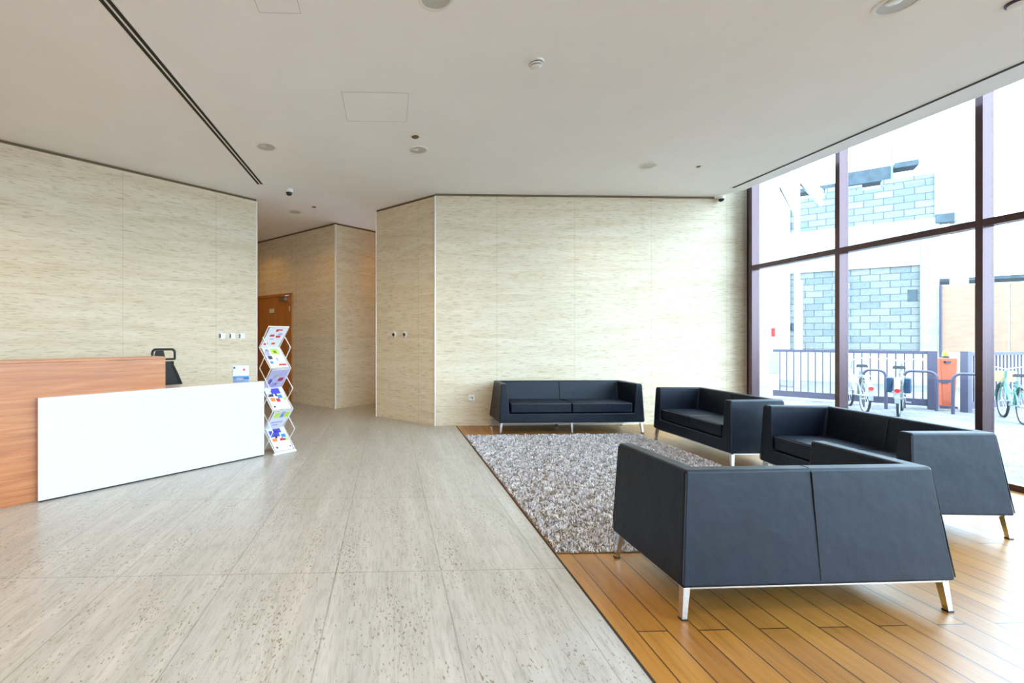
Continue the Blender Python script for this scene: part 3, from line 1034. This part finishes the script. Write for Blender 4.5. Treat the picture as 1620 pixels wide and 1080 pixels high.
# ------------------------------------------------------------------ ceiling fittings
def downlight(x, y, label, r=0.118, power=0, colr=(1, .9, .75), grp='round recessed downlights'):
    t = empty('downlight', (x, y, CEIL))
    tag(t, label, 'ceiling light', grp)
    rim = MB().lathe((0, 0, 0), [(r * 0.80, 0.0), (r * 0.80, -0.006), (r * 0.86, -0.009), (r, -0.005), (r, 0.0)], 36).build('trim_ring', M['whiteplas'], t, smooth=True)
    MB().lathe((0, 0, 0), [(r * 0.80, -0.003), (r * 0.62, 0.0 - 0.0005), (0.0001, -0.0005)], 36).build('lens', M['lens'], t, smooth=True)  # grey disc paints the shaded recess of the fitting
    MB().lathe((-r * 0.30, -r * 0.1, 0), [(r * 0.34, -0.002), (r * 0.28, -0.008), (0.0001, -0.009)], 24).build('bright_crescent', M['reflector'], t, smooth=True)  # pale offset disc paints the bright crescent in the recess
    if power:
        l = bpy.data.lights.new('downlight_fill', 'SPOT')  # spot added to brighten the room, the fitting itself looks unlit
        l.energy = power
        l.color = colr
        l.spot_size = math.radians(150)
        l.spot_blend = 0.7
        l.shadow_soft_size = 0.1
        lo_ = bpy.data.objects.new('fill_spot', l)
        lo_.location = (0, 0, -0.03)
        lo_.parent = t
        COL.objects.link(lo_)
    return t


WARM = (1.0, 0.80, 0.52)
NEUT = (0.94, 0.97, 1.0)
COR = (1.0, 0.55, 0.08)
LP = 54
downlight(-1.40, 5.22, 'round downlight right of the dark ceiling slot, above the brochure rack', power=LP * .6, colr=WARM)
downlight(0.338, 5.25, 'round downlight just behind the small dark sprinkler in mid ceiling', power=LP * .6, colr=WARM)
downlight(3.28, 5.62, 'round downlight above the far window sofa', power=LP * .5, colr=NEUT)
downlight(3.324, 2.84, 'large looking round downlight at the top right edge of the photo', r=0.125, power=LP * .5, colr=NEUT)
downlight(0.305, 2.90, 'round downlight at the top centre edge of the photo', power=LP, colr=WARM)
downlight(-1.62, 7.89, 'round downlight in the corridor ceiling beside the dome camera', power=14, colr=COR)
for x, y, wx in ((-3.1, 9.4, 'in front of the wooden double door'), (0.6, 8.95, 'in the hidden right arm of the corridor')):
    downlight(x, y, 'unseen added downlight ' + wx, power=14, colr=COR)  # hidden fittings added to warm the corridor
for x, wx in ((-5.2, 'nearest the left timber wall'), (-3.1, 'second from the left timber wall'), (-1.4, 'beside the twin slot diffuser'),
              (0.32, 'above the stone floor by the wood edge'), (3.3, 'above the wooden floor')):
    for y, wy in ((0.4, 'front row of the unseen ceiling'), (-2.2, 'back row of the unseen ceiling')):
        downlight(x, y, 'unseen added downlight %s, %s' % (wx, wy), power=LP * (1.2 if x < 0 else 0.6), colr=WARM if x < 0 else NEUT)  # unseen fittings added to carry fill light
downlight(-3.3, 3.6, 'unseen added downlight above the reception desk', power=LP, colr=WARM)  # out of view, added to warm the reception side


def linear_slot(name, label, pts, nslots, width):
    t = empty(name, (pts[0][0], pts[0][1], CEIL))
    tag(t, label, 'air vent')
    (x0, y0), (x1, y1) = pts
    d = Vector((x1 - x0, y1 - y0))
    ln = d.length
    t.rotation_euler.z = math.atan2(d.y, d.x)
    MB().box(0, ln, -width / 2, width / 2, -0.004, 0.0).build('frame', M['whiteplas'], t, bevel=0.001)
    sw_ = 0.029 if nslots == 2 else 0.040
    for k in range(nslots):
        c = (k - (nslots - 1) / 2) * 0.047
        MB().box(0.02, ln - 0.02, c - sw_ / 2, c + sw_ / 2, -0.0055, -0.002).build('slot', M['dark'], t)


linear_slot('slot_diffuser', 'long twin slot air diffuser running over the reception area', [(-1.823, 6.50), (-1.86, -4.5)], 2, 0.10)
linear_slot('slot_diffuser', 'long dark slot diffuser along the ceiling edge by the windows', [(5.0, 6.42), (5.09, -5.0)], 1, 0.075)

hm = MB()


def hatch(x0, x1, y0, y1, label):
    t = empty('access_panel', ((x0 + x1) / 2, (y0 + y1) / 2, CEIL))
    tag(t, label, 'access panel')
    a, b = (x1 - x0) / 2, (y1 - y0) / 2
    MB().box(-a, a, -b, b, -0.002, 0).build('panel', M['ceiling'], t)
    g = MB()
    for q in ((-a, -a + 0.004, -b, b), (a - 0.004, a, -b, b), (-a, a, -b, -b + 0.004), (-a, a, b - 0.004, b)):
        g.box(q[0], q[1], q[2], q[3], -0.0026, -0.001)
    g.build('joint', mat('joint_grey', (0.55, 0.54, 0.52), 0.8), t)


hatch(-0.42, 0.18, 4.03, 4.57, 'flush square access panel in the middle of the ceiling')
hatch(-0.87, -0.59, 2.70, 3.07, 'small flush access panel at the top edge of the ceiling')


def spr(x, y, label, r=0.042):
    t = empty('sprinkler', (x, y, CEIL))
    tag(t, label, 'sprinkler', 'small ceiling sprinklers')
    MB().lathe((0, 0, 0), [(0.0001, -0.004), (r * 1.3, -0.004), (r * 1.5, -0.001), (r * 1.5, 0)], 24).build('escutcheon', M['whiteplas'], t, smooth=True)
    MB().lathe((0, 0, 0), [(0.0001, -0.012), (r * 0.8, -0.012), (r, -0.004)], 24).build('head', M['bronze'], t, smooth=True)


spr(0.288, 4.90, 'small dark sprinkler in front of the mid ceiling downlight')
spr(-1.242, 7.576, 'small dark sprinkler in the ceiling at the corridor mouth', 0.036)
spr(3.943, 5.622, 'small sprinkler right of the downlight over the far window sofa', 0.026)

sd = empty('smoke_detector', (1.167, 3.545, CEIL))
tag(sd, 'white round smoke detector in the middle of the ceiling', 'smoke detector')
MB().lathe((0, 0, 0), [(0.062, 0), (0.062, -0.012), (0.056, -0.016)], 32).build('base', M['whiteplas'], sd, smooth=True)
MB().lathe((0, 0, 0), [(0.050, -0.014), (0.050, -0.024)], 32).build('vent_ring', M['dark'], sd, smooth=True)
MB().lathe((0, 0, 0), [(0.054, -0.022), (0.053, -0.028), (0.042, -0.032)], 32).build('collar', M['whiteplas'], sd, smooth=True)
MB().lathe((0, 0, 0), [(0.040, -0.030), (0.040, -0.040)], 32).build('vent_ring', M['dark'], sd, smooth=True)
MB().lathe((0, 0, 0), [(0.043, -0.038), (0.038, -0.046), (0.018, -0.053), (0.0001, -0.054)], 32).build('cap', M['whiteplas'], sd, smooth=True)

sk = empty('ceiling_speaker', (4.10, 2.80, CEIL))
tag(sk, 'small white ceiling fitting with painted shadow ring in the top right corner', 'ceiling fitting')
MB().lathe((0, 0, 0), [(0.06, 0), (0.06, -0.012), (0.05, -0.018)], 28).build('rim', M['pdark'], sk, smooth=True)  # dark ring paints the black shadow around the fitting
MB().lathe((0, 0, 0), [(0.052, -0.014), (0.045, -0.026), (0.0001, -0.030)], 28).build('cover', M['whiteplas'], sk, smooth=True)

c1 = empty('dome_camera', (-1.462, 6.70, CEIL))
tag(c1, 'white security dome camera on the ceiling near the corridor', 'security camera')
MB().lathe((0, 0, 0), [(0.055, 0), (0.055, -0.02), (0.052, -0.045), (0.050, -0.05)], 28).build('housing', M['whiteplas'], c1, smooth=True)
MB().lathe((0, 0, 0), [(0.046, -0.048), (0.042, -0.07), (0.030, -0.088), (0.0001, -0.096)], 28).build('dome', M['black'], c1, smooth=True)
c2 = empty('dome_camera', (5.10, 6.838, 3.50))
tag(c2, 'white security dome camera high in the corner by the window', 'security camera')
MB().box(-0.03, 0.03, -0.09, 0, -0.01, 0.015).build('bracket', M['whiteplas'], c2, bevel=0.003)
MB().lathe((0, -0.075, 0), [(0.0001, 0.01), (0.05, 0.005), (0.05, -0.03), (0.046, -0.035)], 24).build('housing', M['whiteplas'], c2, smooth=True)
MB().lathe((0, -0.075, 0), [(0.043, -0.032), (0.038, -0.055), (0.02, -0.07), (0.0001, -0.073)], 24).build('dome', M['black'], c2, smooth=True)

# ------------------------------------------------------------------ outside
go = MB().add([(5.62, -30, -0.03), (60, -30, -0.03), (60, 60, -0.03), (5.62, 60, -0.03)], [(0, 1, 2, 3)])
struct(go.build('ground', M['paving']), 'light block paving outside the windows')
struct(MB().box(-12, 6, -30, -5.75, -0.06, -0.03).build('ground_front', M['paving']))

FO = (14.813, 12.99)
FE = unit(-40)
FN = (FE[1], -FE[0])     # towards the room


def fpt(s, n, z):
    return (FO[0] + FE[0] * s + FN[0] * n, FO[1] + FE[1] * s + FN[1] * n, z)


bld = empty('unfinished_building', (FO[0], FO[1], 0), math.radians(-40))
tag(bld, 'unfinished concrete building with grey block infill walls across the yard', 'building')


def fbox(name, m, s0, s1, n0, n1, z0, z1, parent=bld):
    # local frame: x along the front, -y towards the room
    return MB().obox((0, 0), (1, 0), (0, -1), s0, s1, n0, n1, z0, z1).build(name, m, parent)


fbox('plinth', M['concrete'], -6.5, 1.06, -0.3, 0.05, -0.03, 0.96)
fbox('beam', M['concrete'], -6.5, 0.98, -0.3, 0.03, 3.45, 4.77)
fbox('column', M['concrete2'], 0.70, 1.06, -0.3, 0.06, 0.9, 4.77)
fbox('column', M['concrete2'], 0.98, 1.39, -0.3, 0.02, 4.60, 6.02)
fbox('column', M['concrete'], 1.39, 1.66, -0.6, -0.2, 0.0, 5.96)
fbox('column', M['concrete'], -2.45, -2.16, -0.3, 0.05, 0.9, 7.5)
fbox('block_panel', M['blocks'], -2.16, 0.70, -0.3, -0.02, 0.96, 3.45)
fbox('block_panel', M['blocks'], -2.16, 0.98, -0.3, -0.02, 4.77, 5.86)
tp = MB()
for s0, s1, z1 in ((-1.3, -0.9, 6.07), (-0.86, -0.48, 6.03), (-0.05, 0.35, 6.07), (0.35, 0.98, 6.07)):
    tp.obox((0, 0), (1, 0), (0, -1), s0, s1, -0.3, -0.02, 5.86, z1)
tp.build('block_course', M['blocks'], bld)
fbox('bracket_stub', M['slab'], 0.99, 1.33, 0.02, 0.10, 4.60, 4.84)
fbox('block_panel', M['blocks'], -6.5, -2.45, -0.3, -0.05, 0.96, 3.45)
fbox('upper_slab', M['slab'], -0.78, 0.26, -1.2, -0.6, 6.2, 6.62)
fbox('upper_slab', M['slab'], 0.3, 0.8, -1.2, -0.6, 6.52, 6.68)
fbox('upper_slab', M['slab'], -2.0, -0.85, -1.2, -0.6, 6.2, 6.34)
fbox('scaffold_pole', M['mint'], 0.20, 0.235, -0.5, -0.46, 6.0, 7.2)
fbox('white_strip', M['concrete'], -1.98, -1.84, -0.03, 0.0, 0.96, 3.2)
fbox('wall_box', M['bluem'], -2.12, -1.98, -0.02, 0.06, 1.60, 1.83)
fbox('dark_patch', M['slab'], 0.46, 0.66, -0.03, -0.012, 2.4, 2.75)

hb = empty('hoarding', fpt(1.10, 0.08, 0), math.radians(-40))
tag(hb, 'tan boarded hoarding standing right of the unfinished building', 'hoarding')
for i, (a_, b_) in enumerate(((0.0, 1.18), (1.2, 2.38), (2.4, 3.6), (3.62, 4.8), (4.82, 6.0))):
    MB().obox((0, 0), (1, 0), (0, -1), a_, b_, -0.06, 0.0, 0.93, 2.82).build('board', M['tan'], hb)
MB().obox((0, 0), (1, 0), (0, -1), 0, 6.0, -0.08, 0.02, -0.03, 0.93).build('base_wall', M['concrete'], hb)
MB().obox((0, 0), (1, 0), (0, -1), -0.03, 0.0, -0.06, 0.03, -0.03, 2.84).build('edge_post', M['railing'], hb)

cn = empty('roof_canopy', fpt(1.6, -2.5, 0), math.radians(-40))
tag(cn, 'low grey canopy roof showing above the tan hoarding', 'canopy')
MB().obox((0, 0), (1, 0), (0, -1), 0, 5.5, -1.5, 0, 3.14, 3.24).build('roof', M['slab'], cn)
for a_ in (0.1, 2.8, 5.3):
    MB().obox((0, 0), (1, 0), (0, -1), a_, a_ + 0.08, -0.9, -0.82, -0.03, 3.14).build('post', M['cream'], cn)

# white steel column of the yard with a diagonal brace
wc = empty('white_pillar', (10.9, 12.55, 0), math.radians(-40))
tag(wc, 'tall white pillar with a diagonal brace behind the left end of the railing', 'pillar')
MB().box(-0.34, 0.20, -0.25, 0.25, -0.03, 7.5).build('shaft', M['concrete'], wc)
MB().box(0.52, 0.64, -0.12, 0.12, -0.03, 7.5).build('thin_shaft', M['concrete'], wc)
br = MB()
br.add([(0.2, -0.14, 5.6), (0.2, 0.1, 5.6), (0.2, 0.1, 6.1), (0.2, -0.14, 6.1), (0.54, -0.14, 4.7), (0.54, 0.1, 4.7), (0.54, 0.1, 5.2), (0.54, -0.14, 5.2)],
       [(0, 1, 2, 3), (4, 7, 6, 5), (0, 4, 5, 1), (1, 5, 6, 2), (2, 6, 7, 3), (3, 7, 4, 0)])
br.build('brace', M['concrete'], wc)
b2_ = MB()
b2_.add([(0.64, -0.14, 5.6), (0.64, 0.1, 5.6), (0.64, 0.1, 5.95), (0.64, -0.14, 5.95), (1.08, -0.14, 4.9), (1.08, 0.1, 4.9), (1.12, 0.1, 5.3), (1.12, -0.14, 5.3)],
        [(0, 1, 2, 3), (4, 7, 6, 5), (0, 4, 5, 1), (1, 5, 6, 2), (2, 6, 7, 3), (3, 7, 4, 0)])
b2_.build('brace', M['concrete'], wc)
MB().box(0.02, 0.10, -0.262, -0.25, 1.38, 1.62).build('red_sign', M['red'], wc)
MB().box(-0.02, 0.17, -0.262, -0.25, 0.35, 0.98).build('meter_hatch', M['steel'], wc)


# railing
def railing(p0, deg, length, h, label, endpost=(False, False), zb=0.03):
    t = empty('railing', (p0[0], p0[1], 0), math.radians(deg))
    tag(t, label, 'railing', 'slate railings along the yard')
    MB().box(0, length, -0.025, 0.025, h - 0.06, h).build('top_rail', M['railing'], t)
    MB().box(0, length, -0.025, 0.025, zb, zb + 0.13).build('bottom_rail', M['railing'], t)
    n = int(length / 0.115)
    for i in range(1, n):
        x = i * length / n
        MB().box(x - 0.009, x + 0.009, -0.009, 0.009, zb + 0.13, h - 0.06).build('baluster', M['railing'], t)
    if endpost[0]:
        MB().box(-0.06, 0.06, -0.05, 0.05, -0.03, h + 0.02).build('post', M['railing'], t)
    if endpost[1]:
        MB().box(length - 0.06, length + 0.06, -0.05, 0.05, -0.03, h).build('post', M['railing'], t)
    return t


dF = Vector((10.39 - 8.72, 8.29 - 9.96))
railing((8.72, 9.96), math.degrees(math.atan2(dF.y, dF.x)), dF.length, 1.085, 'slate blue railing left of the orange barrier post, in front of the block wall', (False, True))
railing((10.63, 7.96), 14, 5.0, 1.07, 'slate blue railing behind the mint bicycles, right of the orange barrier post', (True, True))
# lower link between the two railings
MB_l = MB().box(0.08, 0.30, -0.03, 0.03, 0.02, 0.06).build('threshold_rail', M['railing'])
MB_l.location = (10.385, 8.27, 0)
MB_l.rotation_euler.z = math.radians(-52)
tag(MB_l, 'low slate rail on the ground below the orange barrier post', 'rail')

# orange barrier post
ob = empty('barrier_post', (10.80, 8.42, 0), math.radians(-10))
tag(ob, 'orange barrier post with a yellow beacon in the gap of the railing', 'barrier')
MB().add([(-0.10, -0.08, 0.0), (0.10, -0.08, 0.0), (0.10, 0.08, 0.0), (-0.10, 0.08, 0.0), (-0.155, -0.1, 0.95), (0.135, -0.1, 0.95), (0.135, 0.1, 0.95), (-0.155, 0.1, 0.95),
          (-0.12, -0.09, 0.45), (0.125, -0.09, 0.45), (0.125, 0.09, 0.45), (-0.12, 0.09, 0.45)],
         [(0, 3, 2, 1), (4, 5, 6, 7), (0, 1, 9, 8), (8, 9, 5, 4), (1, 2, 10, 9), (9, 10, 6, 5), (2, 3, 11, 10), (10, 11, 7, 6), (3, 0, 8, 11), (11, 8, 4, 7)]).build('body', M['orange'], ob, bevel=0.01)
MB().cyl((0.0, -0.02, 0.95), (0.0, -0.02, 0.985), 0.052, n=18).build('beacon_base', M['bluem'], ob, smooth=True)
MB().lathe((0, -0.02, 0.985), [(0.045, 0), (0.042, 0.06), (0.028, 0.10), (0.0001, 0.115)], 18).build('beacon', M['yellow'], ob, smooth=True)
MB().box(-0.09, 0.0, -0.125, -0.09, 0.855, 0.895).build('bracket', M['bluem'], ob)
MB().box(-0.30, 0.0, -0.125, -0.09, 0.48, 0.53).build('bracket', M['bluem'], ob)
for z in (0.84, 0.53):
    MB().tube([(-0.30 + 0.05 * math.cos(t), -0.11, z + 0.05 * math.sin(t)) for t in [i * PI / 6 for i in range(12)]], 0.014, 6, closed=True).build('hoop', M['bluem'], ob, smooth=True)
MB().tube([(-0.28, -0.11, 0.50), (-0.24, -0.11, 0.42), (-0.23, -0.11, 0.25), (-0.26, -0.11, 0.18), (-0.33, -0.11, 0.17)], 0.012, 6).build('hose', M['cream'], ob, smooth=True)


# inverted-U bicycle stands
def hoop(x, y, deg, w, h, label):
    r = 0.11
    pts = [(-w / 2, 0, -0.03), (-w / 2, 0, h - r)]
    pts += [(-w / 2 + r - r * math.cos(t), 0, h - r + r * math.sin(t)) for t in [PI / 2 * i / 5 for i in range(1, 6)]]
    pts += [(w / 2 - r + r * math.sin(t), 0, h - r + r * math.cos(t)) for t in [PI / 2 * i / 5 for i in range(0, 5)]]
    pts += [(w / 2, 0, h - r), (w / 2, 0, -0.03)]
    o = MB().tube(pts, 0.024, 10).build('bicycle_stand', M['railing'], smooth=True)
    o.location = (x, y, 0)
    o.rotation_euler.z = math.radians(deg)
    tag(o, label, 'bicycle stand', 'inverted U bicycle stands')


hoop(9.50, 8.52, -62, 0.32, 0.71, 'slate U shaped bicycle stand, leftmost, behind the middle window frame')
hoop(10.16, 8.30, -62, 0.42, 0.70, 'slate U shaped bicycle stand in front of the railing end post')
hoop(10.22, 7.60, -50, 0.38, 0.70, 'slate U shaped bicycle stand right of the orange barrier post')


# bicycles
def make_bike(paint, name='bicycle', basket=True):
    t = empty(name)
    R, r = 0.31, 0.018
    for x in (-0.52, 0.52):
        w = MB().tube([(x + R * math.cos(a), 0, R + R * math.sin(a)) for a in [2 * PI * i / 28 for i in range(28)]], r, 8, closed=True).build('wheel', M['tyre'], t, smooth=True)
        MB().tube([(x + (R - 0.03) * math.cos(a), 0, R + (R - 0.03) * math.sin(a)) for a in [2 * PI * i / 28 for i in range(28)]], 0.011, 6, closed=True).build('rim', M['cream'], w, smooth=True)
        sp = MB()
        for i in range(12):
            a = 2 * PI * i / 12
            sp.cyl((x, 0.012 * (-1) ** i, R), (x + (R - 0.03) * math.cos(a), 0, R + (R - 0.03) * math.sin(a)), 0.0022, n=4, cap=False)
        sp.cyl((x, -0.045, R), (x, 0.045, R), 0.018, n=10)
        sp.build('spokes', M['steel'], w)
        fe = MB()
        RR = R + 0.035
        a0, a1 = (0.15, 2.7) if x > 0 else (0.3, 3.3)
        prof = [a0 + (a1 - a0) * i / 12 for i in range(13)]
        vs, fs = [], []
        for a in prof:
            for yy in (-0.032, 0.032):
                vs.append((x + RR * math.cos(a), yy, R + RR * math.sin(a)))
                vs.append((x + (RR + 0.004) * math.cos(a), yy, R + (RR + 0.004) * math.sin(a)))
        for i in range(12):
            b = i * 4
            fs += [(b, b + 4, b + 6, b + 2), (b + 1, b + 3, b + 7, b + 5), (b, b + 1, b + 5, b + 4), (b + 2, b + 6, b + 7, b + 3)]
        fe.add(vs, fs).build('fender', paint, t)
    fr = MB()
    bb_, hd_, st_ = (-0.06, 0, 0.29), (0.36, 0, 0.72), (-0.2, 0, 0.66)
    fr.tube([bb_, (0.12, 0, 0.36), (0.30, 0, 0.55), (0.385, 0, 0.66)], 0.024, 8)
    fr.tube([(-0.15, 0, 0.52), (0.1, 0, 0.50), (0.33, 0, 0.66), (0.37, 0, 0.74)], 0.017, 8)
    fr.tube([bb_, st_, (-0.215, 0, 0.74)], 0.019, 8)
    for sy in (-1, 1):
        fr.tube([(-0.52, sy * 0.05, R), (-0.06, sy * 0.03, 0.29)], 0.011, 6)
        fr.tube([(-0.52, sy * 0.05, R), (-0.19, sy * 0.02, 0.62)], 0.010, 6)
    fr.build('frame', paint, t, smooth=True)
    fk = MB().tube([(0.345, 0, 0.90), (0.40, 0, 0.66)], 0.018, 8)
    for sy in (-1, 1):
        fk.tube([(0.40, sy * 0.045, 0.64), (0.52, sy * 0.045, R)], 0.012, 6)
    fk.build('fork', paint, t, smooth=True)
    hb_ = MB().tube([(0.12, -0.27, 0.97), (0.22, -0.25, 0.99), (0.34, -0.12, 0.96), (0.35, 0, 0.92), (0.34, 0.12, 0.96), (0.22, 0.25, 0.99), (0.12, 0.27, 0.97)], 0.012, 8).build('handlebar', M['steel'], t, smooth=True)
    for sy in (-1, 1):
        MB().tube([(0.10, sy * 0.272, 0.966), (0.21, sy * 0.252, 0.988)], 0.018, 8).build('grip', M['tanseat'], hb_, smooth=True)
    MB().cyl((-0.215, 0, 0.72), (-0.235, 0, 0.82), 0.013, n=10).build('seat_post', M['steel'], t, smooth=True)
    MB().add([(-0.37, -0.085, 0.82), (-0.37, 0.085, 0.82), (-0.2, 0.05, 0.825), (-0.06, 0.018, 0.83), (-0.06, -0.018, 0.83), (-0.2, -0.05, 0.825),
              (-0.36, -0.07, 0.875), (-0.36, 0.07, 0.875), (-0.2, 0.035, 0.86), (-0.07, 0.012, 0.85), (-0.07, -0.012, 0.85), (-0.2, -0.035, 0.86)],
             [(5, 4, 3, 2, 1, 0), (6, 7, 8, 9, 10, 11), (0, 1, 7, 6), (1, 2, 8, 7), (2, 3, 9, 8), (3, 4, 10, 9), (4, 5, 11, 10), (5, 0, 6, 11)]).build('saddle', M['tyre'], t, bevel=0.008)
    rk_ = MB()
    for sy in (-0.055, 0, 0.055):
        rk_.tube([(-0.74, sy, 0.68), (-0.30, sy, 0.68)], 0.006, 6)
    rk_.tube([(-0.74, -0.055, 0.68), (-0.74, 0.055, 0.68)], 0.006, 6)
    for sy in (-1, 1):
        rk_.tube([(-0.64, sy * 0.055, 0.68), (-0.52, sy * 0.055, R)], 0.006, 6)
    rk_.build('rear_rack', M['steel'], t)
    MB().cyl((-0.885, 0, 0.47), (-0.865, 0, 0.47), 0.036, n=14).build('reflector', M['red'], t)
    cr = MB().cyl((-0.06, -0.06, 0.29), (-0.06, 0.06, 0.29), 0.018, n=10)
    cr.tube([(-0.06, -0.06, 0.29), (0.06, -0.065, 0.20)], 0.008, 6).tube([(-0.06, 0.06, 0.29), (-0.18, 0.065, 0.38)], 0.008, 6)
    cr.box(0.02, 0.10, -0.13, -0.06, 0.19, 0.21).box(-0.22, -0.14, 0.06, 0.13, 0.37, 0.39)
    cr.cyl((-0.06, -0.045, 0.29), (-0.06, -0.04, 0.29), 0.08, n=18)
    cr.build('crank_set', M['steel'], t)
    bk_ = MB()
    x0, x1 = 0.42, 0.66
    for (a, b, c, d_, e_, f_) in ((x0, x1, -0.15, -0.142, 0.68, 0.88), (x0, x1, 0.142, 0.15, 0.68, 0.88), (x0, x0 + 0.008, -0.15, 0.15, 0.68, 0.88), (x1 - 0.008, x1, -0.15, 0.15, 0.68, 0.88), (x0, x1, -0.15, 0.15, 0.68, 0.688)):
        bk_.box(a, b, c, d_, e_, f_)
    if basket:
        bk_.build('basket', M['wicker'], t)
    return t


b1 = make_bike(M['mint'])
b1.location = (10.33, 7.13, -0.03)
b1.scale = (0.9, 0.9, 0.9)
b1.rotation_euler.z = math.radians(47)
tag(b1, 'mint green city bicycle with red rear reflector, just right of the rightmost window frame', 'bicycle', 'bicycles parked in the yard')
w1 = make_bike(M['cream'], basket=False)
w1.location = (9.03, 8.42, -0.03)
w1.rotation_euler.z = math.radians(55)
tag(w1, 'pale bicycle parked left of the leftmost bicycle stand', 'bicycle', 'bicycles parked in the yard')
w2 = copy_tree(w1)
w2.location = (9.30, 7.90, -0.03)
w2.rotation_euler.z = math.radians(38)
for sy in (-1, 1):
    MB().box(-0.66, -0.40, sy * 0.11 - 0.04, sy * 0.11 + 0.04, 0.42, 0.68).build('pannier', M['bluem'], w2, bevel=0.02)
tag(w2, 'pale bicycle with blue panniers between the two left bicycle stands', 'bicycle', 'bicycles parked in the yard')
